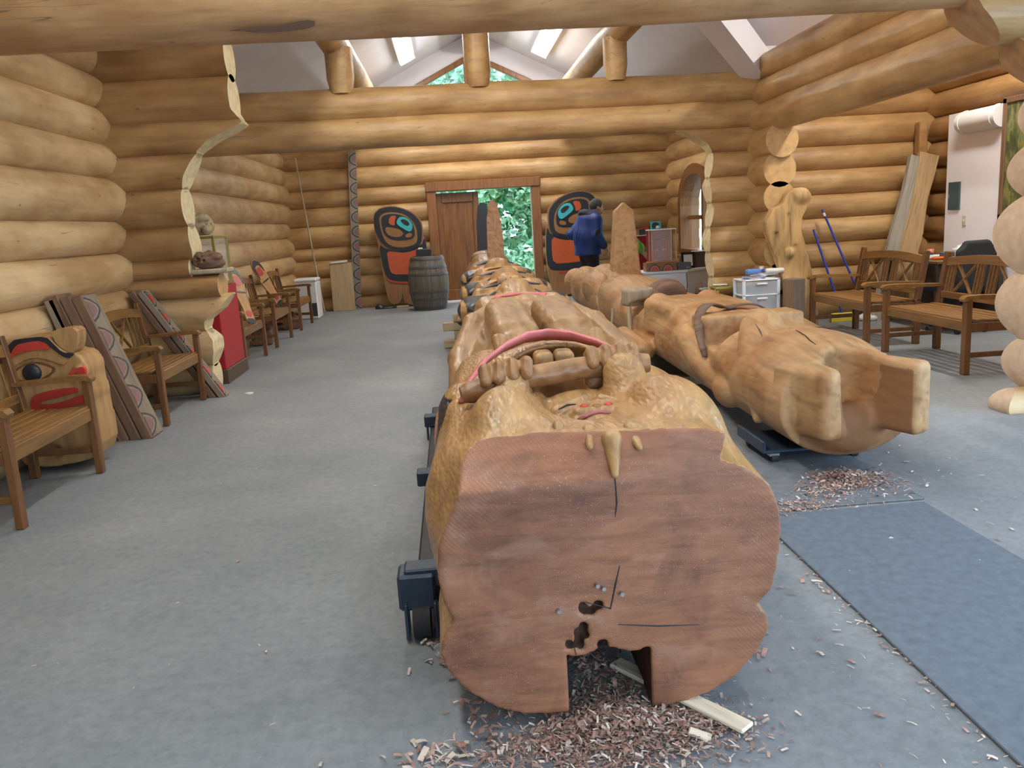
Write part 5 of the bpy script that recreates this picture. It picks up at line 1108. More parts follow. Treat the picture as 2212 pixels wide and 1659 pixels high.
glass('blue_bottle', (.15, .35, .75), .1, .7); t = thing('water_bottle', 'blue plastic bottle lying on the leaflets', 'bottle', (3.30, 9.14, .695), rot=(0, math.pi/2, .25)); MB().lathe([(0, 0), (.03, .002), (.032, .02), (.032, .14), (.022, .17), (.014, .18), (.014, .20)], 16).build('body', 'blue_bottle', t); plain('cap_blue', (.02, .08, .65), .4); MB().lathe([(.018, .195), (.018, .225), (0, .225)], 14).build('cap', 'cap_blue', t)
t = thing('paper_towel_roll', 'white rolled paper on the drawer tower heap', 'roll', (3.535, 9.16, .69), rot=(0, math.pi/2, -.1)); MB().lathe([(0, 0), (.028, 0), (.030, .01), (.030, .19), (.02, .20), (0, .20)], 16).build('roll', 'paint_white', t)
t = thing('cup', 'small white paper cup among the leaflets', 'cup', (3.55, 9.33, .661)); MB().lathe([(0, .002), (.024, .002), (.030, .075), (.028, .075), (.022, .006)], 14).build('cup_body', 'paint_white', t)
t = thing('side_table', 'small olive-yellow side table behind the drawer tower', 'table', (3.26, 9.62, 0)); MB().box((0, 0, .50), (.40, .24, .03), .004).build('tabletop', 'stool_yellow', t)
for x in (-.17, .17):
    for y in (-.09, .09): MB().box((x, y, .243), (.035, .035, .484), .004).build('leg', 'stool_yellow', t)
MB().box((0, 0, .15), (.36, .2, .015), .003).build('shelf', 'stool_yellow', t)
for i, (x, y, a, mt, lb) in enumerate(((3.16, 9.60, .3, 'plank_grey', 'tan notebook on the olive side table'), (3.14, 9.58, -.2, 'paint_white', 'white note paper on the tan notebook'))): tag(MB().box((0, 0, .006), (.16, .11, .012), .002).build('notebook', mt, None, (x, y, .516+.0125*i), (0, 0, a)), lb, 'notebook')
# ---- driftwood slab, block, poles, planks in the alcove
wood_mat('slab_wood', (.52, .32, .125), 2, .6, .45, 1.3, 2.2, .6, stretch=5)
so = [(lambda v: (v.x, v.z))(at_y(a, c, 9.14)) for a, c in [(1652, 480), (1668, 452), (1690, 440), (1700, 418), (1716, 406), (1738, 408), (1750, 422), (1746, 442), (1732, 470), (1730, 500), (1742, 540), (1754, 580), (1762, 640), (1766, 715), (1716, 718), (1706, 660), (1690, 600), (1672, 545), (1656, 505)]]
so = [(x, max(z, .0)) for x, z in so]; fs = poly_sdf(so)
S = Sculpt((3.45, 8.98, -.02), (4.3, 9.30, 1.65), .011); S.op(lambda x, y, z: np.maximum(fs(x, z)+0*y, np.abs(y-9.18-.015*np.sin(z*9+x*7))-.055-.02*np.sin(z*5+1)), (3.5, 9.05, 0), (4.2, 9.28, 1.6), .015)
for p, q, r in (((3.64, 9.12, 1.1), (3.72, 9.12, .7), .02), ((3.78, 9.12, 1.3), (3.80, 9.12, .9), .015), ((3.86, 9.12, .95), (3.9, 9.12, .6), .018), ((3.75, 9.11, .6), (3.78, 9.12, .4), .02)): S.cap(p, q, r, r*.5, .02, cut=True)
S.ell((3.80, 9.14, .88), (.05, .05, .06), .02); S.ell((3.93, 9.15, 1.50), (.10, .08, .09), .03)
tag(S.build('driftwood_slab', 'slab_wood'), 'tall yellow driftwood slab standing on end against the log wall', 'wood slab')
wood_mat('block_dark', (.17, .13, .10), 2, .7, .6, 1.3); wood_mat('block_brown', (.28, .17, .09), 2, .7)
t = thing('timber_block', 'squared dark timber block standing on end before the driftwood slab', 'wood block', (3.79, 8.99, 0), rz=.5)
MB().box((0, 0, .30), (.18, .17, .60), .006).build('block', 'block_dark', t); MB().box((-.0925, 0, .30), (.005, .15, .58), .001).build('sawn_face', 'block_brown', t)
plain('blue_plastic', (.02, .05, .42), .4); plain('yellow_plastic', (.60, .48, .03), .5)
t = thing('blue_broom', 'blue broom handle with a yellow head leaning in the alcove', 'broom', (4.62, 9.55, 0))
MB().tube([(0, 0, .10), (-.24, .28, 1.10)], .013, 8).build('handle', 'blue_plastic', t); MB().box((.0, 0, .085), (.26, .06, .04), .008).build('broom_head', 'yellow_plastic', t); MB().box((0, 0, .032), (.28, .05, .064), .004).build('bristles', 'yellow_plastic', t)
t = thing('mop', 'blue mop handle with a white collar leaning in the alcove', 'mop', (4.92, 9.50, 0)); MB().tube([(0, 0, .07), (-.42, .36, 1.33)], .013, 8).build('handle', 'blue_plastic', t); MB().tube([(-.395, .338, 1.25), (-.407, .349, 1.29)], .016, 8).build('collar', 'paint_white', t)
S = Sculpt((-.14, -.14, -.02), (.14, .14, .16), .01); S.ell((0, 0, .03), (.12, .11, .06), .02); S.cap((0, 0, .05), (0, 0, .12), .035, .025, .02); S.box((0, 0, -.1), (.5, .5, .1), 0, .004, cut=True); S.build('mop_head', 'paint_white', t)
wood_mat('plank_weathered', (.34, .31, .25), 2, .8, .7, 1.2); wood_mat('plank_tan', (.47, .31, .15), 2, .7, .6, 1.2)
for nm, lb, bx, tx, w, mt, L in (('leaning_board', 'grey weathered board leaning in the alcove corner', 4.98, 5.56, .16, 'plank_weathered', 1.98), ('leaning_board', 'tan rough board leaning beside the grey weathered board', 5.20, 5.70, .22, 'plank_tan', 1.98)):
    t = thing(nm, lb, 'board', (bx, 9.44, 0), rot=(-.12, math.asin((tx-bx)/L), 0)); b = MB(); n = 8
    pr = [(-w/2+.012*math.sin(i*1.3), L*i/n) for i in range(n+1)]; pr2 = [(w/2+.015*math.sin(i*1.7+1), L*i/n) for i in range(n, -1, -1)]
    b.prism(pr2[::-1][::1]+pr[::-1], -.03, .03); b.build('board', mt, t)
# desk, chair, clutter
plain('desk_dark', (.06, .045, .035), .5); wood_mat('desk_top', (.16, .09, .05), 1, .5)
t = thing('work_desk', 'dark work desk piled with papers and tools in the alcove', 'desk', (5.40, 8.82, 0)); MB().box((0, 0, .725), (.74, 1.06, .03), .005).build('desktop', 'desk_top', t)
for x in (-.34, .34):
    for y in (-.49, .49): MB().box((x, y, .355), (.05, .05, .71), .005).build('leg', 'desk_dark', t)
MB().box((.2, .25, .45), (.32, .5, .5), .005).build('drawer_unit', 'desk_dark', t); MB().box((.3, -.25, .40), (.02, .6, .5)).build('modesty_panel', 'desk_dark', t)
cl = [('paper_stack', 'white paper stack at the corner of the work desk', 'paper', (5.13, 9.40), (.20, .28, .05), 'paint_white'), ('cardboard_sheet', 'brown cardboard sheet on the work desk', 'cardboard', (5.27, 9.38), (.08, .22, .02), 'board_tan'), ('paper_sheet', 'loose white papers on the near side of the work desk', 'paper', (5.15, 9.06), (.22, .2, .02), 'paint_white'), ('envelope', 'pale blue envelope on the work desk', 'envelope', (5.36, 9.10), (.16, .12, .03), 'paper_blue'), ('pencil_case', 'dark pencil case on the work desk', 'case', (5.40, 8.92), (.14, .08, .07), 'grey_box'), ('orange_knife', 'bright orange tool case on the work desk', 'tool', (5.20, 8.72), (.12, .07, .03), 'orange_plastic'), ('note_pad', 'cream note pad on the work desk', 'note pad', (5.16, 8.88), (.14, .1, .015), 'paint_aqua'), ('grey_radio', 'grey radio on the back of the work desk', 'radio', (5.62, 8.80), (.12, .2, .09), 'grey_box'), ('tissue_box', 'white crumpled tissue box on the work desk', 'tissue box', (5.62, 9.06), (.13, .16, .11), 'enamel'), ('pink_mug', 'pink cup on the work desk', 'cup', (5.42, 9.36), (.08, .08, .09), 'paint_pink'), ('black_stapler', 'black stapler on the work desk', 'stapler', (5.34, 9.26), (.05, .14, .05), 'paint_black'), ('book', 'red book at the near end of the work desk', 'book', (5.34, 8.55), (.14, .18, .03), 'paint_mauve')]
plain('orange_plastic', (.75, .13, .01), .5)
for nm, lb, ct, (x, y), (a, c, h), mt in cl:
    y = 8.80+(y-9.0)*.80
    if nm == 'pink_mug': tag(MB().lathe([(0, .003), (.032, .003), (.038, .085), (.034, .085), (.03, .01), (0, .01)], 14).build(nm, mt, None, (x, y, .741)), lb, ct)
    elif nm == 'tissue_box':
        S = Sculpt((-.1, -.1, 0), (.1, .1, .16), .008); S.box((0, 0, .045), (.06, .07, .044), .012, .01); S.cap((0, 0, .09), (.02, .01, .125), .03, .012, .02); S.cap((-.01, .02, .09), (-.03, .0, .115), .025, .01, .02); tag(S.build(nm, mt, None, (x, y, .741)), lb, ct)
    else: tag(MB().box((0, 0, h/2), (a, c, h), min(.012, h*.3)).build(nm, mt, None, (x, y, .741), (0, 0, R2.uniform(-.4, .4))), lb, ct)
plain('fabric_black', (.022, .026, .028), .85, mott=.2, ms=60)
t = thing('office_chair', 'black fabric swivel office chair at the work desk', 'chair', (5.30, 8.05, 0), rz=.15)
S = Sculpt((-.28, -.12, -.30), (.28, .12, .30), .012); S.box((0, 0, 0), (.23, .04, .25), .035, .02); S.ell((-.26, 0, .28), (.12, .2, .12), .03, cut=True); S.ell((.26, 0, .28), (.12, .2, .12), .03, cut=True); S.build('backrest', 'fabric_black', t, (0, .02, .70))
S = Sculpt((-.28, -.28, -.08), (.28, .28, .08), .012); S.box((0, 0, 0), (.24, .24, .05), .045, .02); S.build('seat', 'fabric_black', t, (0, .26, .47)); MB().bar((0, .02, .42), (0, .05, .62), .05, .02).build('back_bar', 'steel_dark', t); MB().tube([(0, .26, .09), (0, .26, .43)], .03, 12).build('gas_column', 'steel_dark', t)
for k in range(5):
    a = 2*math.pi*k/5+.3; MB().bar((0, .26, .10), (.27*math.cos(a), .26+.27*math.sin(a), .075), .04, .03, .004).build('base_arm', 'steel_dark', t); MB().tube([(.27*math.cos(a)-.02, .26+.27*math.sin(a), .03), (.27*math.cos(a)+.02, .26+.27*math.sin(a), .03)], .03, 12).build('caster', 'rubber_black', t)
# board mounted items
t = thing('roller_heater', 'white half-round wall heater at the top of the white board', 'heater', (5.79, 8.82, 2.19), rot=(.0, 0, 0)); b = MB()
P = []; n = 10
for y in (-.34, .34):
    for i in range(n+1): a = math.pi*(i/n)-math.pi/2; P.append((-.12*math.cos(a), y, .12*math.sin(a)))
b.add(P, [(i, i+1, i+n+2, i+n+1) for i in range(n)], True); b.add(P, [tuple(range(n+1)), tuple(range(2*n+1, n, -1))]); b.add(P, [(0, n+1, 2*n+1, n)]); b.build('cover', 'enamel', t)
for y in (-.27, .27): MB().tube([(-.122*math.cos(a), y, .122*math.sin(a)) for a in (math.pi*i/12-math.pi/2 for i in range(13))], .005, 6).build('seam_ring', 'plastic_white', t)
plain('slate', (.05, .09, .10), .6); t = thing('electric_panel', 'dark slate electric panel on the white board', 'panel', (5.785, 9.27, 1.40)); MB().box((0, 0, 0), (.02, .21, .31), .003).build('door', 'slate', t); MB().box((-.012, .08, 0), (.006, .015, .04)).build('latch', 'bolt', t)
plain('ivory', (.62, .60, .48), .5); t = thing('light_switch', 'ivory light switch on the white board', 'switch', (5.79, 9.07, 1.12)); MB().box((0, 0, 0), (.008, .07, .115), .003).build('plate', 'ivory', t); MB().box((-.008, 0, 0), (.012, .012, .025), .002).build('toggle', 'ivory', t)
def picture_mat():
    m, nt, bs = _m('landscape_print'); L = nt.links; v = coords(nt, (8, 8, 3), rnd=False); n1 = noise(nt, v, 1.4, 6, .7); r = ramp(nt, [(.3, (.03, .04, .02)), (.48, (.08, .11, .05)), (.58, (.26, .24, .07)), (.7, (.05, .16, .13))]); L.new(n1, r.inputs[0]); L.new(r.outputs[0], bs.inputs['Base Color']); bs.inputs['Roughness'].default_value = .3
picture_mat(); t = thing('framed_picture', 'large framed dark forest picture on the white board', 'picture', (5.785, 8.05, 1.74)); MB().box((0, 0, 0), (.012, .74, 1.12)).build('print', 'landscape_print', t)
for y in (-.39, .39): MB().box((-.005, y, 0), (.03, .06, 1.22), .006).build('frame_bar', 'plank_brown', t)
for z in (-.585, .585): MB().box((-.005, 0, z), (.03, .84, .06), .006).build('frame_bar', 'plank_brown', t)
# ---- people
plain('skin', (.50, .27, .19), .5, mott=.06); plain('jacket_blue', (.004, .030, .18), .55, mott=.25, ms=9); plain('jacket_black', (.012, .014, .02), .7, mott=.2); plain('trousers_black', (.014, .014, .018), .85, mott=.2); plain('hair_grey', (.06, .055, .05), .8, mott=.5, ms=60); plain('hair_brown', (.05, .03, .02), .8, mott=.5, ms=60); plain('shoe', (.03, .025, .02), .6); plain('shirt_grey', (.34, .35, .38), .8)
m_, nt_, bs2 = _m('shirt_green'); wv_ = N(nt_, 'ShaderNodeTexWave', Scale=4.0, Distortion=1.0); nt_.links.new(coords(nt_, rnd=False), wv_.inputs['Vector']); rp_ = ramp(nt_, [(.35, (.10, .42, .06)), (.6, (.02, .20, .22)), (.8, (.42, .55, .10))]); nt_.links.new(wv_.outputs[0], rp_.inputs[0]); nt_.links.new(rp_.outputs[0], bs2.inputs['Base Color']); bs2.inputs['Roughness'].default_value = .8
def body_sculpt(J, lo, hi, vox, parts):
    S = Sculpt(lo, hi, vox)
    for kind, *a in parts: getattr(S, kind)(*a)
    return S
# man: local origin at feet, facing +x, stooping
man = thing('person', 'person in a blue hooded jacket and black trousers standing with head bowed', 'person', (2.18, 13.0, 0), rz=.35)
hip, kn, ft = .90, .49, .06
Sb = Sculpt((-.42, -.42, -.01), (.55, .42, 1.75), .012)
for s in (-1, 1): Sb.path([(-.02, s*.09, .88), (.0, s*.10, .49), (-.03, s*.10, .09)], [.095, .062, .045], .03); Sb.cap((-.05, s*.10, .045), (.14, s*.12, .03), .045, .03, .03)
Sb.path([(-.03, 0, .90), (-.02, 0, 1.12), (.02, 0, 1.34)], [.14, .135, .14], .05, False, (1, 1.15, 1)); Sb.cap((.02, -.15, 1.38), (.02, .15, 1.38), .07, .07, .04); Sb.cap((.05, 0, 1.40), (.115, 0, 1.50), .058, .055, .03)
Sb.ell((.15, 0, 1.555), (.10, .077, .115), .03); Sb.ell((.185, 0, 1.50), (.07, .06, .075), .03); Sb.ell((.252, 0, 1.525), (.025, .016, .022), .015); Sb.cap((.235, -.03, 1.565), (.235, .03, 1.565), .014, .014, .015); Sb.cap((.235, -.02, 1.478), (.235, .02, 1.478), .010, .010, .008)
for s in (-1, 1): Sb.ell((.125, s*.078, 1.545), (.025, .012, .035), .006); Sb.ell((.236, s*.032, 1.545), (.012, .014, .010), .006, True)
# right arm hangs (towards camera), left arm bent
Sb.path([(.02, -.20, 1.36), (.0, -.25, 1.14), (.10, -.26, .95)], [.06, .047, .034], .03); Sb.path([(.02, .20, 1.36), (-.14, .27, 1.16), (.06, .24, 1.02)], [.06, .047, .034], .03)
man_b = Sb
for s, hp in ((-1, (.12, -.26, .90)), (1, (.11, .23, .99))):
    Sb.ell(hp, (.035, .022, .048), .02)
    for k in range(4): Sb.path([(hp[0]+.022-.016*k, hp[1], hp[2]-.035), (hp[0]+.03-.016*k, hp[1]+s*-.005, hp[2]-.075-.006*(k in (1, 2))), (hp[0]+.022-.016*k, hp[1]-s*.018, hp[2]-.095)], [.010, .009, .007], .003)
    Sb.path([(hp[0]+.03, hp[1], hp[2]+.01), (hp[0]+.05, hp[1]-s*.01, hp[2]-.02), (hp[0]+.052, hp[1]-s*.015, hp[2]-.045)], [.012, .010, .008], .006)
Sb.build('body', 'skin', man)
Sj = Sculpt((-.45, -.45, .70), (.45, .45, 1.60), .012)
Sj.path([(-.04, 0, .86), (-.04, 0, 1.10), (.0, 0, 1.34)], [.20, .20, .185], .05, False, (1, 1.18, 1)); Sj.cap((.01, -.15, 1.36), (.01, .15, 1.36), .10, .10, .05); Sj.ell((.02, 0, 1.43), (.12, .15, .075), .03)
Sj.path([(.02, -.20, 1.35), (-.01, -.265, 1.13), (.09, -.27, .965)], [.10, .078, .062], .03); Sj.path([(.02, .20, 1.35), (-.16, .285, 1.15), (.03, .25, 1.03)], [.10, .078, .062], .03)
Sj.box((0, 0, .60), (.6, .6, .225), 0, .01, True)
for i in range(7): Sj.path([(-.22, -.25+.07*i, 1.25), (-.26, -.23+.07*i, .86)], [.008, .014], .02, True)
Sj.build('jacket', 'jacket_blue', man)
S = Sculpt((-.25, -.24, 1.34), (.20, .24, 1.58), .010); S.ell((-.01, 0, 1.44), (.135, .19, .07), .02); S.ell((-.07, 0, 1.475), (.10, .12, .06), .03); S.ell((.13, 0, 1.56), (.085, .085, .13), .01, cut=True); S.build('hood', 'jacket_black', man)
for s, p in ((-1, (-.03, -.325, 1.16)), (1, (-.19, .335, 1.14))): blob(p, (.055, .02, .07), 'elbow_patch', 'jacket_black', man)
S = Sculpt((-.3, -.3, .04), (.3, .3, .95), .012)
for s in (-1, 1): S.path([(-.02, s*.085, .84), (.0, s*.10, .49), (-.03, s*.10, .07)], [.115, .085, .072], .04)
S.ell((-.03, 0, .86), (.16, .19, .10), .04); S.build('trousers', 'trousers_black', man)
S = Sculpt((-.02, -.12, 1.46), (.30, .12, 1.70), .008); S.ell((.135, 0, 1.585), (.108, .088, .105), .02); S.ell((.27, 0, 1.53), (.09, .12, .10), .01, cut=True); S.box((.15, 0, 1.45), (.2, .2, .045), 0, .01, True); S.build('hair', 'hair_grey', man)
for s in (-1, 1):
    S = Sculpt((-.13, -.08, -.01), (.20, .08, .13), .01); S.path([(-.05, 0, .045), (.05, 0, .045), (.13, 0, .035)], [.055, .052, .042], .02); S.cap((-.04, 0, .05), (-.04, 0, .10), .055, .05, .02); S.box((0, 0, -.1), (.5, .5, .1), 0, .004, True); S.build('shoe', 'shoe', man, (-.01, s*.105, 0))
# child with green shirt reaching to the cabinet
kid = thing('person', 'person in a green patterned shirt reaching toward the glass cabinet', 'person', (2.62, 12.62, 0), rz=.4)
Sk = Sculpt((-.3, -.36, -.01), (.72, .36, 1.42), .012)
for s in (-1, 1): Sk.path([(-.02, s*.07, .70), (.0, s*.075, .38), (-.02, s*.075, .07)], [.075, .052, .038], .03); Sk.cap((-.03, s*.075, .035), (.11, s*.085, .025), .035, .025, .02)
Sk.path([(-.02, 0, .72), (0, 0, .90), (.05, 0, 1.06)], [.11, .105, .105], .05, False, (1, 1.1, 1)); Sk.cap((.05, -.11, 1.08), (.05, .11, 1.08), .055, .055, .04); Sk.cap((.07, 0, 1.10), (.11, 0, 1.17), .045, .042, .03); Sk.ell((.14, 0, 1.245), (.09, .07, .10), .02); Sk.ell((.17, 0, 1.20), (.06, .055, .06), .02); Sk.ell((.232, 0, 1.225), (.018, .012, .016), .01)
for s in (-1, 1): Sk.ell((.125, s*.07, 1.24), (.02, .010, .028), .006); Sk.ell((.218, s*.028, 1.245), (.010, .012, .009), .006, True)
Sk.path([(.05, -.15, 1.06), (.20, -.20, .88), (.28, -.32, .70)], [.05, .04, .028], .03); Sk.path([(.05, .15, 1.06), (.02, .20, .88), (.14, .19, .74)], [.05, .04, .028], .03)
Sk.ell((.295, -.345, .675), (.026, .030, .030), .02); Sk.ell((.16, .19, .71), (.025, .018, .036), .02)
for k in range(4):
    Sk.path([(.282+.014*k, -.362, .655), (.286+.014*k, -.380, .632), (.284+.014*k, -.386, .612)], [.008, .0075, .006], .003); Sk.path([(.172-.012*k, .19, .685), (.176-.012*k, .187, .655), (.168-.012*k, .178, .64)], [.008, .0075, .006], .003)
Sk.path([(.315, -.335, .68), (.33, -.345, .66), (.332, -.355, .645)], [.009, .008, .006], .005); Sk.path([(.185, .185, .71), (.20, .178, .685), (.197, .172, .665)], [.009, .008, .006], .005)
Sk.build('body', 'skin', kid)
S = Sculpt((-.3, -.4, .62), (.55, .4, 1.2), .011); S.path([(-.02, 0, .74), (0, 0, .90), (.04, 0, 1.05)], [.15, .14, .13], .05, False, (1, 1.12, 1)); S.cap((.05, -.12, 1.07), (.05, .12, 1.07), .07, .07, .04); S.path([(.05, -.15, 1.06), (.19, -.20, .90), (.21, -.215, .875)], [.075, .065, .062], .03); S.path([(.05, .15, 1.06), (.02, .205, .90)], [.08, .07], .03); S.box((0, 0, .55), (.6, .6, .12), 0, .01, True); S.ell((.09, 0, 1.16), (.07, .07, .06), .01, True); S.build('shirt', 'shirt_green', kid)
S = Sculpt((-.25, -.25, .04), (.25, .25, .80), .012)
for s in (-1, 1): S.path([(-.02, s*.07, .68), (.0, s*.075, .38), (-.02, s*.075, .07)], [.10, .075, .062], .04)
S.ell((-.02, 0, .70), (.13, .15, .08), .04); S.build('trousers', 'trousers_black', kid)
S = Sculpt((-.02, -.12, 1.12), (.28, .12, 1.40), .008); S.ell((.125, 0, 1.27), (.098, .082, .098), .02); S.ell((.25, 0, 1.21), (.085, .11, .09), .01, cut=True); S.box((.15, 0, 1.10), (.2, .2, .06), 0, .01, True); S.build('hair', 'hair_brown', kid)
for s in (-1, 1):
    S = Sculpt((-.11, -.07, -.01), (.16, .07, .11), .01); S.path([(-.03, 0, .04), (.05, 0, .038), (.10, 0, .03)], [.045, .042, .034], .02); S.cap((-.03, 0, .04), (-.03, 0, .08), .045, .04, .02); S.box((0, 0, -.1), (.5, .5, .1), 0, .004, True); S.build('shoe', 'shoe', kid, (0, s*.078, 0))
# ================================================================== FLOOR MATS, SHAVINGS, OFFCUTS
plain('mat_dark', (.115, .14, .168), .7, mott=.18, ms=25, bumpk=.3); plain('mat_grey', (.15, .165, .18), .7, mott=.2, ms=20, bumpk=.3)
tag(MB().box((0, 0, .006), (.80, 3.0, .012), .003).build('rubber_mat', 'mat_dark', None, (1.715, 2.02, 0)), 'dark blue-grey rubber mat beside the near end of the finished pole', 'mat')
tag(MB().box((0, 0, .005), (.86, .98, .010), .003).build('rubber_mat', 'mat_grey', None, (1.72, 4.06, 0)), 'worn grey rubber mat under the near end of the raw pole', 'mat')
wood_mat('chip_red', (.46, .26, .20), 0, .7); wood_mat('chip_pale', (.66, .54, .44), 0, .7); wood_mat('chip_brown', (.33, .19, .14), 0, .7)
def shavings(label, spots, seed):
    r = random.Random(seed); V = []; F = []; M = []
    for (cx, cy, sx, sy, n, zmax, sz) in spots:
        for i in range(n):
            x = r.gauss(cx, sx); y = r.gauss(cy, sy); d = math.exp(-((x-cx)/sx)**2/2-((y-cy)/sy)**2/2); z = .004+r.random()*zmax*d
            if .0 < x < .80 and 2.08 < y < 3.0 and z > .02 and not (.25 < x < .475): continue
            L = sz*r.uniform(.4, 1.6); w = L*r.choice((r.uniform(.07, .2), r.uniform(.2, .5))); a = r.uniform(0, 6.28); t1 = r.uniform(-.5, .5)*(.3 if zmax < .01 else 1); t2 = r.uniform(-.4, .4)*(.3 if zmax < .01 else 1); ca, sa = math.cos(a), math.sin(a); b0 = len(V); bend = r.uniform(-.2, .35)*L
            for u, q in ((-.5, 0), (0, 1), (.5, 0)):
                for s in (-.5, .5):
                    zz = z+abs(t1)*L*.5+u*L*t1+s*w*t2+q*abs(bend)*.4+abs(t2)*w*.5; V.append((x+ca*u*L-sa*s*w, y+sa*u*L+ca*s*w, max(zz, .003)))
            F += [(b0, b0+2, b0+3, b0+1), (b0+2, b0+4, b0+5, b0+3)]; k = r.choice((0, 0, 1, 1, 2, 2, 2)) if zmax > .01 else r.choice((0, 1, 1)); M += [k, k]
    me = bpy.data.meshes.new('wood_shavings'); me.from_pydata(V, [], F); [me.materials.append(MAT[q]) for q in ('chip_red', 'chip_pale', 'chip_brown')]; me.polygons.foreach_set('material_index', M); me.update()
    o = link('wood_shavings', me); return tag(o, label, 'shavings', kind='stuff')
shavings('heap of reddish cedar shavings under the sawn end of the finished pole', [(.37, 2.04, .13, .11, 4200, .045, .015), (.36, 2.45, .06, .25, 1800, .07, .016), (.15, 1.97, .12, .05, 900, .015, .013), (.55, 2.0, .12, .06, 1000, .015, .013), (.0, 2.3, .05, .25, 260, .02, .022), (-.1, 2.62, .05, .10, 120, .02, .02), (-.12, 2.0, .05, .04, 60, .01, .03), (.86, 2.45, .04, .08, 70, .012, .022)], 5)
shavings('red-brown cedar shavings scattered under the raw pole', [(1.95, 3.92, .11, .09, 1800, .03, .017), (1.78, 3.78, .12, .10, 700, .02, .016), (1.55, 3.60, .12, .06, 800, .012, .015), (1.36, 3.55, .06, .05, 400, .012, .015), (2.05, 3.75, .1, .1, 120, .01, .02), (1.35, 4.6, .1, .3, 120, .01, .022), (1.30, 6.2, .15, 1.2, 150, .01, .024)], 6)
shavings('pale wood flecks strewn over the floor and mats', [(1.7, 2.9, .25, .35, 150, .004, .026), (1.75, 2.2, .22, .4, 130, .004, .020), (1.15, 2.2, .12, .5, 70, .003, .018), (.9, 1.7, .4, .15, 60, .003, .016), (2.3, 3.6, .25, .8, 50, .003, .018), (-.8, 3.4, .5, 1.2, 40, .003, .014), (1.30, 2.5, .02, .6, 160, .004, .016), (-.3, 1.8, .3, .2, 14, .003, .016)], 9)
wood_mat('splint_pale', (.74, .63, .46), 0, .6)
for lb, p, q, w, th, z in (('long pale cedar splint lying from under the pole end', (.42, 2.34), (.71, 1.965), .055, .014, .012), ('short pale cedar splint beside the long splint', (.55, 1.98), (.605, 1.955), .03, .012, .0)):
    a = Vector((p[0], p[1], z+th/2+.012)); c = Vector((q[0], q[1], z+th/2)); t = MB(); t.bar((0, 0, 0), ((c-a).length, 0, 0), w, th, .003); o = t.build('wood_splint', 'splint_pale'); o.matrix_world = Matrix.Translation(a) @ rot_to(c-a).to_4x4(); tag(o, lb, 'splint')
# ================================================================== OUTDOORS GREENERY
def leaf_mat(name, c):
    m, nt, bs = _m(name); oi = coords(nt, rnd=False); n1 = noise(nt, oi, 1.2, 3); r = ramp(nt, [(.3, sc3(c, .5)), (.55, c), (.75, sc3(c, 1.7))]); nt.links.new(n1, r.inputs[0]); nt.links.new(r.outputs[0], bs.inputs['Base Color']); bs.inputs['Roughness'].default_value = .5; bs.inputs['Subsurface Weight'].default_value = 0.0
leaf_mat('leaf_bright', (.40, .66, .42)); leaf_mat('leaf_deep', (.20, .46, .26)); leaf_mat('leaf_far', (.36, .64, .44)); plain('bark_tree', (.10, .07, .05), .9)
def foliage(name, label, cat, loc, blobs, n, size, mat, seed, trunk=0):
    r = random.Random(seed); V = []; F = []
    for i in range(n):
        c, rad3 = r.choice(blobs); th = r.uniform(0, 6.28); ph = math.acos(r.uniform(-1, 1)); k = r.uniform(.72, 1.0)
        p = Vector((c[0]+rad3[0]*k*math.sin(ph)*math.cos(th), c[1]+rad3[1]*k*math.sin(ph)*math.sin(th), c[2]+rad3[2]*k*math.cos(ph)))
        d = Vector((r.uniform(-1, 1), r.uniform(-1, 1), r.uniform(-.6, .8))).normalized(); s = d.cross(Vector((r.uniform(-1, 1), r.uniform(-1, 1), r.uniform(-1, 1)))).normalized(); L = size*r.uniform(.6, 1.4); b0 = len(V)
        V += [p-d*L/2, p+s*L*.28, p+d*L/2, p-s*L*.28]; F.append((b0, b0+1, b0+2, b0+3))
    t = thing(name, label, cat, loc); me = bpy.data.meshes.new('foliage'); me.from_pydata([tuple(v) for v in V], [], F); me.materials.append(MAT[mat]); me.update(); link('foliage', me, t)
    if trunk: MB().tube([(0, 0, 0), (.05, 0, trunk*.5), (0, .05, trunk)], [.12, .10, .06], 8).build('trunk', 'bark_tree', t)
    else: MB().tube([(0, 0, 0), (.02, 0, .5)], [.04, .03], 6).build('stem', 'bark_tree', t)
rr = random.Random(21)
def cl_(n, sx, sy, z0, z1, q): return [((rr.uniform(-sx, sx), rr.uniform(-sy, sy), rr.uniform(z0, z1)), (rr.uniform(.6, 1)*q,)*3) for _ in range(n)]
foliage('leafy_bush', 'bright green leafy bush filling the open doorway', 'bush', (1.5, 19.3, -.08), cl_(14, .9, .5, .5, 2.6, .5), 4200, .17, 'leaf_bright', 1)
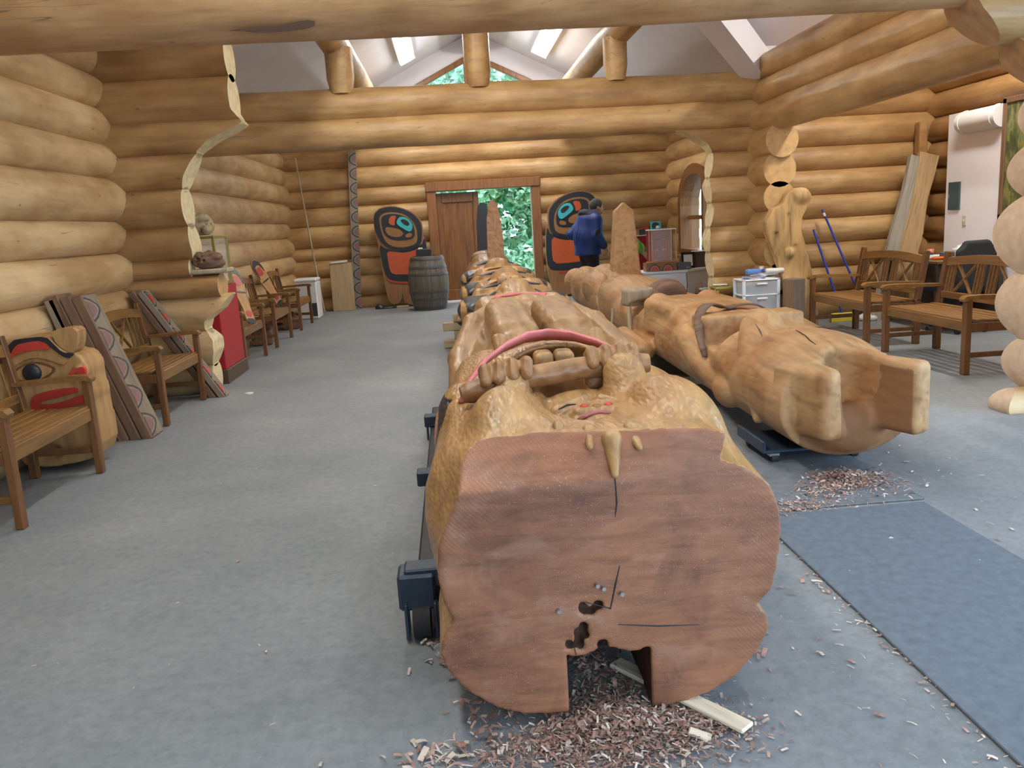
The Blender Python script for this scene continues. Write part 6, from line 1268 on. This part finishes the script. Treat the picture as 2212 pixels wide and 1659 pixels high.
foliage('leafy_bush', 'deep green bush to the right beyond the open doorway', 'bush', (2.9, 20.2, -.08), cl_(14, 1.0, .6, .5, 3.0, .6), 3600, .18, 'leaf_deep', 2)
foliage('leafy_bush', 'pale green bush to the left beyond the open doorway', 'bush', (-.2, 20.2, -.08), cl_(12, .9, .6, .5, 3.0, .6), 3600, .18, 'leaf_bright', 3)
foliage('leafy_tree', 'broad green tree seen through the gable window', 'tree', (.4, 23.5, -.08), cl_(22, 3.6, 1.2, 3.2, 7.4, 1.1), 6000, .30, 'leaf_far', 4, 4.5)
foliage('leafy_bush', 'green bush outside the arched window', 'bush', (7.2, 15.6, -.09), cl_(14, 1.0, 1.6, .5, 2.6, .7), 7000, .18, 'leaf_bright', 5)
foliage('leafy_tree', 'dark green tree outside the arched window', 'tree', (9.4, 19.5, -.09), cl_(18, 2.0, 2.4, 2.0, 5.0, 1.0), 8000, .26, 'leaf_deep', 6, 3.2)
foliage('leafy_bush', 'far green thicket closing the view beyond the doorway', 'bush', (3.2, 25.5, -.08), cl_(20, 3.0, .8, .5, 4.0, 1.0), 8000, .3, 'leaf_deep', 7)

def beam_hit(px, py, r=.2475, y0=5.06):          # pixel -> point on the tie beam's round face
    d = _f+_r*((px-1106)/FPX)-_u*((py-829.5)/FPX); zc = 2.725; oz = 1.4-zc; oy = -y0; A2 = d.y*d.y+d.z*d.z; B2 = 2*(oy*d.y+oz*d.z); C2 = oy*oy+oz*oz-r*r; D2 = B2*B2-4*A2*C2
    t = (-B2-math.sqrt(D2))/(2*A2) if D2 > 0 else -B2/(2*A2); return Vector((d.x*t, d.y*t, 1.4+d.z*t))
_up = [(495, 66), (520, 62), (555, 60), (600, 57), (640, 48), (665, 44), (680, 46)]; _dn = [(495, 67), (520, 67), (555, 72), (600, 70), (640, 66), (665, 62), (680, 56)]
_P = []
for a, c in zip(_up, _dn):
    for q in (beam_hit(*a, .258), beam_hit(*c, .258)): _P.append(q)
_b = MB(); _b.add(_P, [(2*i, 2*i+1, 2*i+3, 2*i+2) for i in range(len(_up)-1)], True); _b.build('bark_scar', 'bark', tb)
